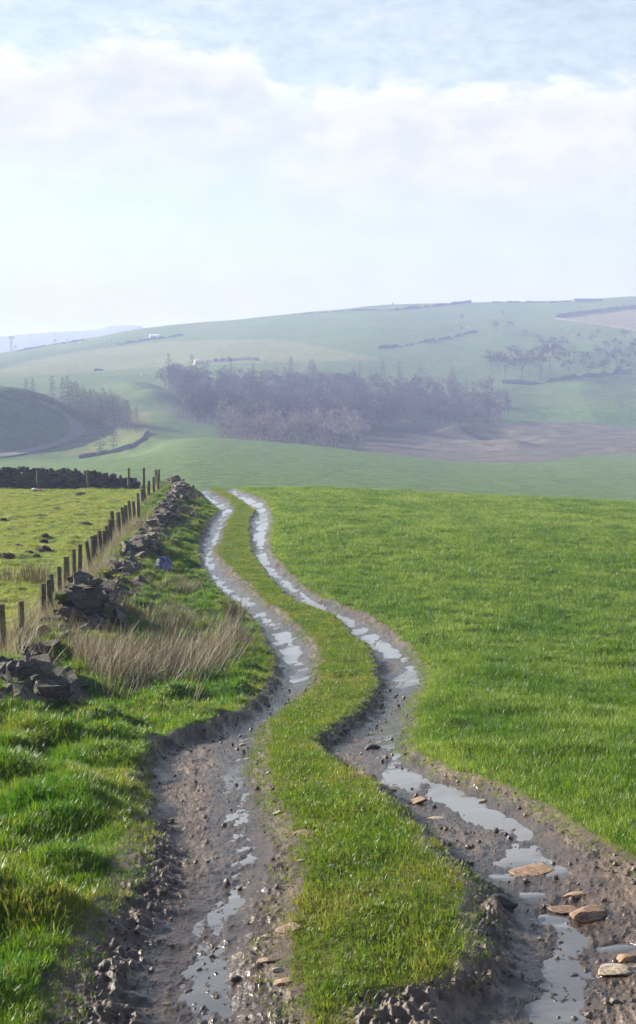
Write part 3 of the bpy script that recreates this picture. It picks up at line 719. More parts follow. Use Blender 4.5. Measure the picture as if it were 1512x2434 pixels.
g_strip = tufts('strip_tuft', M['blade_strip'], 5, nb=14, h=.043, w=.0046, spread=.06, lean=.9)
grass('strip_grass', STRIP, g_strip, [(12000, 5.5, 18), (42000, 18, 84)],
      lambda x, d, s: (1.0 + .6 * fbm(x * 1.4, d * 1.1, 3, 420)),
      lambda x, d, s: .39 + .9 * fbm(x * 1.3, d * .9, 4, 421) + .18 * edge_t(s))
g_past = tufts('pasture_tuft', M['blade_past'], 4, nb=12, h=.05, w=.006, spread=.07, lean=.8)
grass('pasture_grass', PASTURE, g_past, [(75000, 20, 84)],
      lambda x, d, s: (1.0 + .9 * fbm(x * 1.0, d * .7, 4, 430)),
      lambda x, d, s: .47 + .9 * fbm(x * .9, d * .55, 5, 431, .65))

# dead rushes in the verge hollow, dead grass along the fence
g_rush = tufts('rush', M['rush'], 7, nb=10, h=.64, w=.0085, spread=.17, lean=.45, bend=.22)
rp, rs, rt_ = [], [], []
RUSH = [(330, 1606, 150, 42, 220), (420, 1586, 130, 36, 165), (500, 1566, 70, 24, 65), (40, 1590, 50, 30, 60), (270, 1630, 70, 20, 110), (545, 1530, 40, 22, 50), (200, 1600, 50, 30, 60)]
def rush_points(lst, smin, smax, tb):
    for (u, v, hw, hh, n) in lst:
        uu = u + rng.normal(0, .5, n) * hw; vv = v + rng.normal(0, .5, n) * hh
        d = d_of_v(vv); x = x_of(uu, d); z, cl, *_r = ground(x, d); s = _r[3]
        k = s < -.25
        rp.append(np.stack([x, d, z], 1)[k]); rs.append(rng.uniform(smin, smax, k.sum())); rt_.append(np.clip(rng.normal(tb, .36, k.sum()), 0, 1))
rush_points(RUSH, .5, .95, .42)
rush_points([(430, 1500, 110, 14, 90), (400, 1480, 90, 14, 40), (560, 1475, 28, 8, 30), (440, 1405, 40, 12, 45), (250, 1480, 60, 20, 40)], .35, .7, .25)
P_ = np.concatenate(rp); n = len(P_)
scatter('dead_rushes', P_, np.stack([rng.normal(-.05, .10, n), rng.normal(.42, .2, n), rng.normal(0, .8, n)], 1), np.concatenate(rs), np.concatenate(rt_), g_rush)
n = 2200
t = rng.random(n) ** .9 * (len(FENCE) - 1.4) + .35; k = np.floor(t).astype(int).clip(0, len(FENCE) - 2); fr2 = (t - k)[:, None]
fp = FENCE[k] * (1 - fr2) + FENCE[k + 1] * fr2
off = rng.normal(.12, .32, n); x = fp[:, 0] + off; d = fp[:, 1] + rng.normal(0, .3, n)
z = ground(x, d)[0]
bp = plan([(103, 1563)])[0]
scl = rng.uniform(.35, .75, n) * np.where(d > 55, .6, 1) * np.where(np.hypot(x - bp[0], (d - bp[1]) * .5) < .55, .3, 1)
scatter('dead_grass', np.stack([x, d, z], 1), np.stack([rng.normal(0, .16, n), rng.normal(.15, .2, n), rng.uniform(0, 6.28, n)], 1), scl, np.clip(rng.normal(.72, .2, n), 0, 1), g_rush)
# sparse pale stems on the verge below the wall
n = 420
t = rng.uniform(2.5, 8.2, n); k = np.floor(t).astype(int); fr2 = (t - k)[:, None]
wp = WALL[k] * (1 - fr2) + WALL[k + 1] * fr2
x = wp[:, 0] + np.abs(rng.normal(.75, .55, n)); d = wp[:, 1] + rng.normal(0, .4, n); z, cl, *_r = ground(x, d)
kk = (_r[3] < -.5)
x, d, z = x[kk], d[kk], z[kk]; n = len(x)
g_stem = tufts('stem', M['rush'], 4, nb=5, h=.5, w=.006, spread=.12, lean=.5, bend=.3)
scatter('dry_stems', np.stack([x, d, z], 1), np.stack([rng.normal(0, .2, n), rng.normal(.2, .2, n), rng.uniform(0, 6.28, n)], 1), rng.uniform(.4, 1.1, n), np.clip(rng.normal(.6, .25, n), 0, 1), g_stem)

# ------------------------------------------------------------------ stones
def stone_mesh(name, seed, round_=.35, jit=.16, sub=1):
    """unit block (about 1 x 1 x 1), angular or rounded"""
    r = random.Random(seed); bm = bmesh.new(); bmesh.ops.create_cube(bm, size=1.0)
    bmesh.ops.subdivide_edges(bm, edges=bm.edges[:], cuts=sub, use_grid_fill=True)
    sh = Vector((r.uniform(-.25, .25), r.uniform(-.25, .25), 0))
    for v in bm.verts:
        c = v.co.copy(); n_ = c.normalized() * .62
        c = c.lerp(n_, round_) + Vector((r.uniform(-1, 1), r.uniform(-1, 1), r.uniform(-1, 1))) * jit * .5
        c += sh * c.z; v.co = c
    bmesh.ops.triangulate(bm, faces=bm.faces[:])
    me = bpy.data.meshes.new(name); bm.to_mesh(me); bm.free(); return me
def smooth_stone(name, seed):
    """rounder boulder with broken facets"""
    r = random.Random(seed); bm = bmesh.new(); bmesh.ops.create_icosphere(bm, subdivisions=3, radius=.5)
    cuts = [(Vector((r.gauss(0, 1), r.gauss(0, 1), r.gauss(0, .8))).normalized(), r.uniform(.26, .42)) for _ in range(11)]
    for v in bm.verts:
        for (n_, h) in cuts:
            e = v.co.dot(n_) - h
            if e > 0: v.co -= n_ * e * .92
        v.co += v.co.normalized() * .03 * (r.random() - .5)
    me = bpy.data.meshes.new(name); bm.to_mesh(me); bm.free(); return me
SLAB = [stone_mesh('stone', 50 + i, .18, .20) for i in range(10)]
for me in SLAB: me.materials.append(M['stone'])
def stone_part(parent, p, size, rot, name='stone', me=None):
    o = link(name, me or random.choice(SLAB), None, parent, p, rot, size); return o
def bake(lst):
    """joins stones (loc, size, rot) into one mesh"""
    b = MB()
    for (p, size, rot) in lst:
        me = random.choice(SLAB); mt = Matrix.LocRotScale(Vector(p), Euler(rot), Vector(size))
        b.add([mt @ v.co for v in me.vertices], [tuple(q.vertices) for q in me.polygons])
    return b
def wall_stones(line, hprof, width, course=.11, lmin=.22, lmax=.46, seed=1, tumble=.12, capstones=False, step_scale=1.0):
    """stones of a drystone wall along a plan line: (loc, size, rot, score)"""
    r = random.Random(seed); out = []
    seg = np.hypot(*np.diff(line, axis=0).T); cum = np.concatenate([[0], np.cumsum(seg)]); total = cum[-1]
    def at(s):
        k = min(int(np.searchsorted(cum, s, 'right')) - 1, len(seg) - 1); k = max(k, 0); f = (s - cum[k]) / seg[k]
        p = line[k] * (1 - f) + line[k + 1] * f; e = (line[k + 1] - line[k]) / seg[k]; return p, e
    base = {}
    for face in (1, -1, 0):
        lev = 0.0
        for ci in range(16):
            s = r.uniform(-.2, .1); ch = course * r.uniform(.75, 1.3)
            while s < total:
                ln = r.uniform(lmin, lmax) * step_scale; s2 = s + ln / 2
                if 0 <= s2 <= total:
                    p, e = at(s2); H = hprof(s2) * (1 + .12 * math.sin(s2 * 5.1))
                    if lev + ch * .5 < H and (face != 0 or lev > H - ch * 2.2):
                        w = width * (1 - .35 * lev / max(H, .3)); dep = r.uniform(.22, .36)
                        off = face * (w / 2 - dep / 2) + r.gauss(0, .03 + tumble * .25)
                        if face == 0: off = r.uniform(-.2, .2) * w; dep *= 1.2
                        nx, ny = -e[1], e[0]
                        x = p[0] - nx * off; y = p[1] - ny * off
                        key = (round(s2, 0)); 
                        if key not in base: base[key] = gz(p[0], p[1]) - .06
                        zz = base[key] + lev + ch / 2
                        top = lev + ch * 1.6 > H
                        tl = tumble * (2.2 if top else .7)
                        out.append(((x, y, zz), (ln * 1.04, dep, ch * r.uniform(.95, 1.25)), (r.gauss(0, tl * .6), r.gauss(0, tl * .6), math.atan2(e[1], e[0]) + r.gauss(0, .10 + tl))))
                s += ln
            lev += ch * .96
    if capstones:
        s = 0
        while s < total:
            p, e = at(s); b0 = gz(p[0], p[1]) - .06
            hgt = r.uniform(.20, .38)
            out.append(((p[0], p[1], b0 + hprof(s) + hgt * .36), (r.uniform(.10, .22), r.uniform(.3, .42), hgt), (r.gauss(0, .15), r.gauss(0, .25), math.atan2(e[1], e[0]) + r.gauss(0, .2))))
            s += r.uniform(.15, .30)
    return out
def inview(p):
    u = CX + p[0] * F / p[1]; v = HV - p[2] * F / p[1]; return -30 < u < 1540 and v > 1000
def build_wall(name, label, stones, cat='wall', limit=300, group=None, face=None):
    root = empty(name, stones[0][0]); tag(root, label, cat, group)
    inv = Vector(stones[0][0])
    def score(s):
        p, sz, _ = s; vis = 1 if inview(p) else .05
        if face is not None: vis *= face(s)
        return vis * sz[0] * sz[2] / p[1] ** 2
    ss = sorted(stones, key=score, reverse=True)
    for s in ss[:limit]: stone_part(root, Vector(s[0]) - inv, s[1], s[2])
    if len(ss) > limit:
        o = bake([(Vector(s[0]) - inv, s[1], s[2]) for s in ss[limit:]]).build('stones', M['stone'], root); o['kind'] = 'stuff'
    return root
# tumbled wall beside the track
_seg = np.hypot(*np.diff(WALL, axis=0).T); _cum = np.concatenate([[0], np.cumsum(_seg)])
_mid = plan([(170, 1535)])[0]
def s_at_v(v):
    d = float(d_of_v(v)); o = np.argsort(WALL[:-1, 1]); return float(np.interp(d, WALL[:-1, 1][o], _cum[:-1][o]))
_hk = [(1700, .10), (1640, .14), (1600, .04), (1545, .04), (1536, .20), (1530, .70), (1512, .86), (1500, .70), (1490, .32), (1468, .38), (1456, .30), (1440, .15), (1400, .12), (1388, .20), (1368, .18), (1354, .36), (1340, .44), (1318, .40), (1300, .16), (1288, .20), (1278, .38), (1250, .42), (1230, .30), (1216, .18), (1208, .34), (1190, .44), (1172, .42)]
_hs = np.array([s_at_v(v) for v, _ in _hk]); _hh = np.array([h for _, h in _hk])
def hprof(s): return float(np.interp(s, _hs, _hh)) if s < _cum[-2] else .30
ws = wall_stones(WALL, lambda s_: hprof(s_) * .88, .52, .095, .20, .48, 3, .22)
r = random.Random(9)
for i in range(210):                                               # fallen stones on the track side
    s = r.uniform(_hs[3], _cum[-1]); k = min(int(np.searchsorted(_cum, s, 'right')) - 1, len(_seg) - 1); f = (s - _cum[k]) / _seg[k]
    p = WALL[k] * (1 - f) + WALL[k + 1] * f; e = (WALL[k + 1] - WALL[k]) / _seg[k]
    if hprof(s) < .12 and r.random() < .7: continue
    o_ = abs(r.gauss(.36, .2)) * (1 if r.random() < .75 else -1)
    x, y = p[0] + e[1] * o_, p[1] - e[0] * o_
    ws.append(((x, y, gz(x, y) + .03), (r.uniform(.18, .42), r.uniform(.15, .3), r.uniform(.07, .16)), (r.gauss(0, .35), r.gauss(0, .35), r.uniform(0, 3.14))))
build_wall('drystone_wall', 'tumbled grey drystone wall running beside the fence along the left of the track', ws)
# wall across the back of the pasture
BW = np.array([[-60.0, 82.5], [-30.0, 81.2], [-16.6, 80.9], [-9.6, 80.6]])
def bh(s):
    x = -60 + s
    return float(np.interp(x, [-60, -17, -13, -12, -10.6, -9.6], [.92, .90, .84, .80, .52, .42]))
bs = wall_stones(BW, bh, .6, .115, .20, .42, 8, .07, True)
build_wall('drystone_wall', 'dark upright drystone wall with jagged coping stones across the back of the pasture', bs, face=lambda s: 1.0 if s[0][1] < 80.75 + (max(0, -16.6 - s[0][0]) * .03) or s[1][2] > .155 else .3)
# rubble heap at the near end, loose boulders
hp = plan([(66, 1684)])[0]; heap = empty('rubble_heap', (hp[0], hp[1], gz(*hp))); tag(heap, 'low heap of dark tumbled stones in the grass at the near end of the wall', 'rubble heap')
r = random.Random(4)
for i in range(95):
    a = r.uniform(0, 6.28); q = r.random() ** .6
    dx, dy = math.cos(a) * q * .85 - .1, math.sin(a) * q * 1.5; hz = .06 * (1 - q)
    sz = r.uniform(.10, .26)
    stone_part(heap, (dx, dy, gz(hp[0] + dx, hp[1] + dy) - heap.location.z + hz), (sz * r.uniform(1, 1.6), sz, sz * r.uniform(.5, .9)), (r.gauss(0, .4), r.gauss(0, .4), r.uniform(0, 6.28)))
BOULDER = [smooth_stone('boulder', 70 + i) for i in range(7)]
def boulder(u, v, wpx, hfrac, m, label, depth=.8, name='boulder', cat='stone', rz=None, bury=.3, i=[0], group=None, tilt=.12):
    i[0] += 1
    x, d, z = pick(u, v, False); w = wpx / F * d
    me = BOULDER[i[0] % len(BOULDER)].copy(); me.materials.clear(); me.materials.append(M[m])
    h = w * hfrac
    if name == 'rock' and hfrac < .3: h *= 1.4; bury = .42
    o = link(name, me, None, None, (x, d, z + h * (.5 - bury)), (random.gauss(0, tilt), random.gauss(0, tilt), random.uniform(-.5, .5) if rz is None else rz), (w * 1.12, w * depth, h * 1.15))
    tag(o, label, cat, group); return o
boulder(103, 1563, 54, 1.05, 'stone_brown', 'big brown squared boulder leaning at the near foot of the tall wall stack', .8, bury=.15)
boulder(95, 1605, 24, .7, 'stone_grey', 'small grey stone lying in moss above the rubble heap')
boulder(120, 1637, 26, .8, 'stone_grey', 'pale upright stone at the right side of the rubble heap', bury=.15)
boulder(101, 1632, 24, .8, 'stone_grey', 'rounded pale stone on top of the rubble heap')
boulder(150, 1560, 48, .6, 'stone', 'flat dark stone leaning between the brown boulder and the rushes', bury=.1)
boulder(542, 1510, 38, .55, 'stone_pale', 'broad buff stone in the verge at the right end of the dead rushes')
boulder(571, 1502, 22, .7, 'stone_pale', 'small mossy pale stone beside the broad buff stone in the verge')
boulder(516, 1648, 22, .45, 'stone_pale', 'small pale stone in the bright grass below the rushes')
boulder(583, 1664, 30, .5, 'stone_grey', 'grey pointed stone at the verge edge above the left rut', bury=.2)
# stones set in the ruts
SETS = [
 (723, 1988, 50, .30, 'stone_warm', 'tan ledge of rock at the right edge of the left rut beside the middle strip'),
 (786, 2064, 30, .45, 'stone_grey', 'pale grey stone lying in the grass of the middle strip'),
 (690, 2210, 66, .16, 'stone_warm', 'orange flat slab on the right bank of the left rut'),
 (634, 2222, 34, .25, 'stone_pale', 'small buff stone just left of the orange flat slab'),
 (634, 2280, 48, .16, 'stone_warm', 'reddish flat stone in the left rut beside the water'),
 (560, 2302, 30, .65, 'stone_dark', 'dark rounded wet stone standing in the water of the left rut'),
 (396, 2340, 20, .35, 'stone_warm', 'small orange pebble stone on the dry mud of the left rut'),
 (664, 2308, 34, .25, 'stone_pale', 'thin tilted buff stone on the right bank near the bottom of the left rut'),
 (676, 2336, 64, .14, 'stone_warm', 'long pinkish slab at the bottom end of the middle strip'),
 (718, 2048, 22, .4, 'stone_pale', 'small cream stone on the bank below the tan ledge'),
 (704, 2024, 16, .4, 'stone_pale', 'tiny cream stone between the tan ledge and the bank'),
 (664, 1932, 30, .4, 'stone_pale', 'buff stone in the cut bank where the middle strip overhangs the left rut'),
 (640, 1838, 28, .4, 'stone_dark', 'dark tilted stone in the eroded bank left of the middle strip'),
 (655, 1905, 24, .45, 'stone_pale', 'pale chip of rock half way down the eroded bank of the middle strip'),
 (1195, 2118, 78, .42, 'stone_dark', 'large dark rounded rock with a pinkish top at the corner of the middle strip'),
 (1403, 2136, 120, .24, 'stone_warm', 'long tan rock like a low kerb lying across the right rut'),
 (1346, 2114, 80, .14, 'stone_warm', 'flat pink rock just above the long tan rock in the right rut'),
 (1366, 2088, 62, .18, 'stone_warm', 'pinkish sloping rock near the right side of the right rut'),
 (1476, 2266, 110, .16, 'stone_pale', 'pale tan flat rock at the right edge of the picture in the right rut'),
 (1490, 2240, 60, .28, 'stone_warm', 'ochre rock behind the pale tan flat rock at the right edge'),
 (1334, 2186, 20, .6, 'stone_warm', 'small orange upright stone in the wet mud of the right rut'),
 (1287, 2180, 18, .4, 'stone_pale', 'small whitish stone left of the small orange stone'),
 (1364, 2262, 28, .4, 'stone_dark', 'small dark stone standing at the edge of the right rut water'),
 (1271, 2028, 110, .10, 'stone_warm', 'broad low pink slab level with the mud of the right rut'),
 (811, 1794, 32, .65, 'stone_dark', 'dark lump of rock at the left side of the muddy gap in the middle strip'),
 (796, 1802, 26, .35, 'stone_pale', 'pale flat stone in front of the dark lump of rock'),
 (886, 1754, 46, .45, 'stone_dark', 'dark muddy rock at the left edge of the big puddle'),
 (820, 1716, 32, .25, 'stone_grey', 'flat grey stone under the corner of the middle strip by the right rut'),
 (583, 1754, 26, .3, 'stone_pale', 'pale flat stone in the left rut at its narrow bend'),
 (862, 1846, 76, .12, 'stone_warm', 'broad pinkish slab where the middle strip meets the right rut'),
 (982, 1872, 84, .14, 'stone_warm', 'long pinkish slab left of the water in the right rut'),
 (1036, 1908, 56, .14, 'stone_pale', 'flat cream slab lying below the long pinkish slab'),
 (1151, 1882, 28, .35, 'stone_pale', 'cream stone at the foot of the right bank beside the water'),
 (410, 1764, 30, .35, 'stone_grey', 'grey stone at the top left edge of the widened left rut'),
 (474, 1782, 48, .18, 'stone_grey', 'long thin grey slab on the mud at the top of the widened left rut'),
 (432, 1752, 20, .5, 'stone_dark', 'dark cobble next to the grey stone at the rut top')]
for (u, v, w, hf, m, lab) in SETS: boulder(u, v, w, hf, m, lab, .75, 'rock', 'stone', rz=random.uniform(-.25, .25), bury=.36, tilt=.08)
# moss cushion on the stack
mx_, my_ = plan([(150, 1530)])[0]
mo = link('moss_cushion', smooth_stone('moss_cushion', 5), M['moss'], None, (mx_ - .02, my_ - .1, gz(mx_, my_) + .52), (0, .1, .4), (.36, .3, .17)); tag(mo, 'round green cushion of moss on the near side of the tall wall stack', 'moss')

# pebbles and clods in the ruts
PEB = [source('pebble', stone_mesh('pebble', 200 + i, .6, .2), M['pebble']) for i in range(4)]
CLD = [source('clod', stone_mesh('clod', 220 + i, .6, .35), M['clod']) for i in range(4)]
def strew(name, n, d0, d1, srcs, smin, smax, cond, sink=.2):
    x, d = sample(n, d0, d1, -60, 1580); z, cl, wet, wat, dry, s, bank, pu = ground(x, d)
    k = cond(x, d, s, bank, wet, pu) & (s > -.05)
    x, d, z = x[k], d[k], z[k]; m_ = len(x); sc = smin + (smax - smin) * rng.random(m_) ** 4
    scatter(name, np.stack([x, d, z + sc * (.5 - sink)], 1), rng.uniform(0, 6.28, (m_, 3)), sc, rng.random(m_), srcs)
strew('gravel', 7000, 6, 22, PEB, .006, .035, lambda x, d, s, b, w, p: (s > .05) & (p < .6) & (rng.random(len(x)) < .25 + .5 * sst(-.1, .3, fbm(x * 1.5, d, 2, 500))))
strew('mud_clods', 70000, 6, 22, CLD, .005, .019, lambda x, d, s, b, w, p: (rng.random(len(x)) < .01 + .9 * b ** 1.5) & (p < .3), .75)

# ------------------------------------------------------------------ fences
def post_obj(root, u0, v0, u1, v1, d, rad=.045):
    x1 = x_of(u1, d); x0 = x_of(u0, d); zt = (HV - v0) / F * d; zb = gz(float(x1), d) - .15
    o_ = root.location; b = MB(); ry = random.uniform(-.03, .03) * (zt - zb)
    n = 7; k = random.uniform(.85, 1.15)
    b.tube(Vector((x1, d, zb)) - o_, Vector((x0, d + ry, zt)) - o_, rad * 1.1 * k, rad * .95 * k, n)
    b.build('post', M['wood'], root); return Vector((x0, d + ry, zt)), Vector((x1, d, zb + .15))
POSTS = [(377,1116,377,1162),(370,1116,372,1166),(375.5,1128.5,375.5,1174),(365,1134,366,1180),(354,1143,353,1190),(340,1152,346,1202),(337,1163,339,1206),(327,1172,328,1222),(328,1183.5,329,1245),(316.6,1191,322,1250),(306,1190,312,1257),(298.5,1201,301,1266),(290,1205.5,296,1274),(281,1217,283.6,1281),(265,1215,272,1282),(261,1235,262,1304),(253.5,1249,256,1311),(247,1261.5,249,1322),(236,1262,239.5,1330),(226,1271,229,1343),(219.5,1274,223,1350),(205.5,1286,217.5,1376),(190,1294,189,1390),(175,1305,178,1404),(157,1323,159,1420),(140,1347,143,1446),(120,1365,125,1468),(116,1377,120,1478),(102,1387,105,1490),(50,1428,53,1548),(3.5,1435,9,1572),(-60,1475,-54,1640),(-130,1530,-124,1720)]
fence = empty('post_and_wire_fence', (FENCE[4][0], FENCE[4][1], gz(*FENCE[4]))); tag(fence, 'weathered timber post and wire fence running down the pasture edge behind the tumbled wall', 'fence')
tops = []
for (u0, v0, u1, v1) in POSTS:
    d = float(d_of_v(v1)); tops.append(post_obj(fence, u0, v0, u1, v1, d, .062 if d < 40 else .072))
def wires(root, seq, fr3, rad=.0045):
    for f in fr3:
        b = MB()
        for (a, c) in zip(seq[:-1], seq[1:]):
            p = a[1].lerp(a[0], f) - root.location; q = c[1].lerp(c[0], f) - root.location; mid_ = (p + q) / 2 - Vector((0, 0, .02))
            b.tube(p, mid_, rad, rad, 3, False); b.tube(mid_, q, rad, rad, 3, False)
        b.build('wire', M['wire'], root)
wires(fence, [tops[i] for i in (0, 2, 4, 6, 8, 10, 12, 13, 15, 17, 18, 19, 21, 22, 23, 24, 25, 26, 28, 29, 30, 31, 32)], (.92, .6, .3))
bf = empty('post_and_wire_fence', (-13, 79.6, gz(-13, 79.6))); tag(bf, 'few widely spaced posts with thin wire standing in front of the back wall', 'fence')
bt_ = [post_obj(bf, *p, 79.7, .07) for p in ((-60, 1119, -60, 1168), (90, 1117.5, 90, 1166), (207, 1116.5, 209, 1166), (306, 1112, 306, 1165), (342, 1112, 342, 1165))]
wires(bf, bt_, (.9, .55), .004)

# ------------------------------------------------------------------ molehills, tussocks, litter
for (u, v, w, h, lab) in ((104, 1315, 38, .42, 'largest dark molehill in the middle of the pasture'), (44, 1301, 22, .3, 'dark molehill left of and behind the largest one'),
    (103, 1292, 22, .3, 'flat dark molehill straight behind the largest one'), (107, 1282, 18, .25, 'small molehill farthest back of the middle row in the pasture'),
    (66, 1321, 24, .25, 'low molehill just left of the largest one'), (14, 1329, 38, .3, 'wide molehill at the left edge of the picture'),
    (86, 1327, 18, .3, 'small molehill in front of the largest one'), (191, 1181, 26, .3, 'grassy molehill at the far side of the pasture near the back wall'),
    (8, 1242, 16, .3, 'small lone molehill at the left edge, half way up the pasture'), (201, 1252, 34, .2, 'flat grassy molehill near the middle of the fence'),
    (128, 1291, 18, .25, 'greenish molehill right of the flat dark one')):
    x, d, z = pick(u, v, False); wm = w / F * d; me = bpy.data.meshes.new('molehill'); bm = bmesh.new(); bmesh.ops.create_icosphere(bm, subdivisions=3, radius=.5)
    for q in bm.verts:
        k = 1 + .35 * float(fbm(np.array([q.co.x * 4 + u]), np.array([q.co.y * 4 + q.co.z * 3]), 3, 7)[0]); q.co *= k
    bm.to_mesh(me); bm.free()
    tag(link('molehill', me, M['soil'], None, (x, d, z), (0, 0, u), (wm, wm * 1.1, wm * h * 2.0)), lab, 'molehill', 'molehills in the pasture')
def tussock(name, label, u, v, n, h, spread, m, lean=.4, far=False, seed=1):
    x, d, z = pick(u, v, far); me = tuft_mesh(name, n, h, .008, spread, lean, seed=seed, bend=.35)
    tag(link(name, me, M[m], None, (x, d, z)), label, 'grass tuft')
tussock('rush_tussock', 'greyish tuft of dead rushes at the left edge of the pasture', 30, 1384, 170, .5, .34, 'rush_dark', .7, seed=3)
tussock('rush_tussock', 'brown tuft of dead rushes in the pasture near the fence', 84, 1388, 200, .6, .30, 'rush_dark', .45, seed=4)
tussock('rush_tussock', 'spiky brown rush tuft beside the left rut above the broad buff stone', 556, 1478, 170, .45, .22, 'rush_dark', .5, seed=5)
tussock('rush_tussock', 'low brown tuft in the shaded verge below the blue sack', 432, 1415, 130, .38, .3, 'rush_dark', .7, seed=6)
tussock('rush_tussock', 'dry tuft in the verge near the crest by the left rut', 452, 1212, 120, .5, .3, 'rush_dark', .6, seed=7)
# blue sack: crumpled plastic half dome with a dark open mouth
x, d, z = pick(390, 1372, False); sack = empty('plastic_sack', (x, d, z)); tag(sack, 'crumpled blue plastic sack lying in the rough verge grass below the wall', 'sack')
bm = bmesh.new(); bmesh.ops.create_icosphere(bm, subdivisions=4, radius=.5)
for q in bm.verts:
    a = math.atan2(q.co.y, q.co.x)
    k = 1 + .16 * float(fbm(np.array([a * 3]), np.array([q.co.z * 2.0]), 3, 9)[0]) + .05 * math.sin(a * 11 + q.co.z * 4)
    q.co = Vector((q.co.x * k * .44, q.co.y * k * .4, max(q.co.z, -.18) * k * .62))
me = bpy.data.meshes.new('sack'); bm.to_mesh(me); bm.free()
link('sack_body', me, M['blue'], sack, (0, 0, .1))
b = MB(); n = 14
ring = [Vector((.07 + math.cos(6.283 * i / n) * .085, -.175 - .01 * math.sin(i * 3), .10 + math.sin(6.283 * i / n) * .075)) for i in range(n)]
b.add(ring + [Vector((.07, -.10, .10))], [(i, (i + 1) % n, n) for i in range(n)]); b.build('sack_mouth', M['blue_dark'], sack)
# bag by the back wall
x, d, z = pick(88, 1173, False); bag = empty('plastic_bag', (x, d, z)); tag(bag, 'white and red plastic bag lying at the foot of the back wall', 'bag')
for (nm, dx, w, h, m, sd) in (('white_part', -.10, .34, .17, 'white_bag', 31), ('red_part', .17, .26, .11, 'red_bag', 32)):
    me = smooth_stone(nm, sd); link(nm, me, M[m], bag, (dx, 0, h * .35), (0, 0, .3), (w, .3, h))

# ------------------------------------------------------------------ trees
def larch(seed, h=12.0, twig=22, spread=.25):
    r = random.Random(seed); t = MB(); c = MB()
    bend_ = Vector((r.uniform(-.2, .2), r.uniform(-.2, .2), 0))
    def ax(f): return Vector((0, 0, h * f)) + bend_ * math.sin(f * 3)
    for i in range(5): t.tube(ax(i / 5), ax((i + 1) / 5),   .11 * (1 - i / 5) + .015, .11 * (1 - (i + 1) / 5) + .012, 5, False)
    for i in range(64):
        f = .10 + .88 * (i + r.random()) / 64
        L_ = (h * spread * (1 - f) ** .75 + .25) * r.uniform(.6, 1.15); a = i * 2.4 + r.uniform(-.5, .5)
        if f < .22: L_ *= .6
        p = ax(f); e = p + Vector((math.cos(a) * L_, math.sin(a) * L_, L_ * r.uniform(-.18, .22)))
        c.strip(p, e, .075, (0, 0, 1)); c.strip(p, e, .075, (-math.sin(a), math.cos(a), 0))
        for k in range(twig):
            q = p.lerp(e, r.uniform(.2, 1)); tl = r.uniform(.3, .85) * (.5 + .5 * (1 - f))
            dv = Vector((math.cos(a + r.uniform(-1.2, 1.2)), math.sin(a + r.uniform(-1.2, 1.2)), r.uniform(-.6, .5))).normalized()
            c.strip(q, q + dv * tl, r.uniform(.09, .16), (r.uniform(-1, 1), r.uniform(-1, 1), r.uniform(-1, 1)))
    return t, c
def broad(seed, h=10.0, tw=8, lean=0, width=.5):
    r = random.Random(seed); t = MB(); c = MB()
    def grow(p, dv, L_, rad, lv):
        e = p + dv * L_
        if lv < 2: t.tube(p, e, rad, rad * .65, 5, False)
        else:
            s = Vector((r.uniform(-1, 1), r.uniform(-1, 1), r.uniform(-1, 1))); c.strip(p, e, rad * 2.2 + .03, s)
        if lv >= 4:
            for k in range(tw):
                q = p.lerp(e, r.uniform(.2, 1)); d2 = (dv + Vector((r.gauss(0, .6), r.gauss(0, .6), r.gauss(.1, .5)))).normalized()
                c.strip(q, q + d2 * L_ * r.uniform(.6, 1.3), .12, (r.uniform(-1, 1), r.uniform(-1, 1), r.uniform(-1, 1)))
            return
        for k in range(3 if lv < 3 else 3):
            q = p.lerp(e, r.uniform(.55, 1)); d2 = (dv * .8 + Vector((r.gauss(0, width), r.gauss(0, width), r.gauss(.18, .25)))).normalized()
            grow(q, d2, L_ * r.uniform(.6, .82), rad * .55, lv + 1)
    grow(Vector((0, 0, -.1)), Vector((lean, 0, 1)).normalized(), h * .30, h * .016, 0)
    grow(Vector((lean * h * .2, 0, h * .2)), Vector((lean + .15, .1, 1)).normalized(), h * .28, h * .012, 1)
    return t, c
def proto(prefix, fn, seeds, tm, cm, **k):
    out = []
    for s in seeds:
        t, c = fn(s, **k); a = t.mesh(prefix + '_trunk'); b_ = c.mesh(prefix + '_crown'); a.materials.append(M[tm]); b_.materials.append(M[cm]); out.append((a, b_, t, c))
    return out
LAR = proto('larch', larch, range(1, 6), 'bark', 'twig_larch')
BIR = proto('birch', broad, range(11, 15), 'bark', 'twig_birch', h=10)
BRD = proto('bare', broad, range(21, 25), 'bark', 'twig_dark', h=10, width=.6)
def joined(pr, m2):
    b = MB(); b.add(pr[2].v, pr[2].f); b.add(pr[3].v, pr[3].f); me = b.mesh('wood_tree'); me.materials.append(m2); return bpy.data.objects.new('wood_tree', me)
def tree(name, label, pr, u, v, hpx, natural, group, dmin=345):
    x, d, z = pick(u, v, True, dmin); s = hpx / F * d / natural
    o = empty(name, (x, d, z - .1), (0, 0, random.uniform(0, 6.28))); o.scale = (s, s, s); tag(o, label, 'tree', group)
    link('trunk', pr[0], None, o); link('crown', pr[1], None, o)
    return o
G1 = 'bare larches beside the farm road'
LARCHES = [(62, 952, 56, 'bushy bare larch standing alone left of the farm road bend'), (78, 958, 62, 'thin bare larch just right of the lone bushy one behind the mound'),
 (124, 968, 76, 'dark shapely larch standing alone where the road passes the trees'), (160, 975, 86, 'tallest larch with a pale trunk at the left end of the main clump'),
 (238, 1080, 92, 'large larch standing nearest to the valley field on the rough bank'), (270, 1070, 78, 'slim larch just right of the nearest large one on the rough bank'),
 (304, 1027, 78, 'dark larch near the right end of the clump'), (324, 1030, 66, 'rightmost small larch of the clump above the bank')]
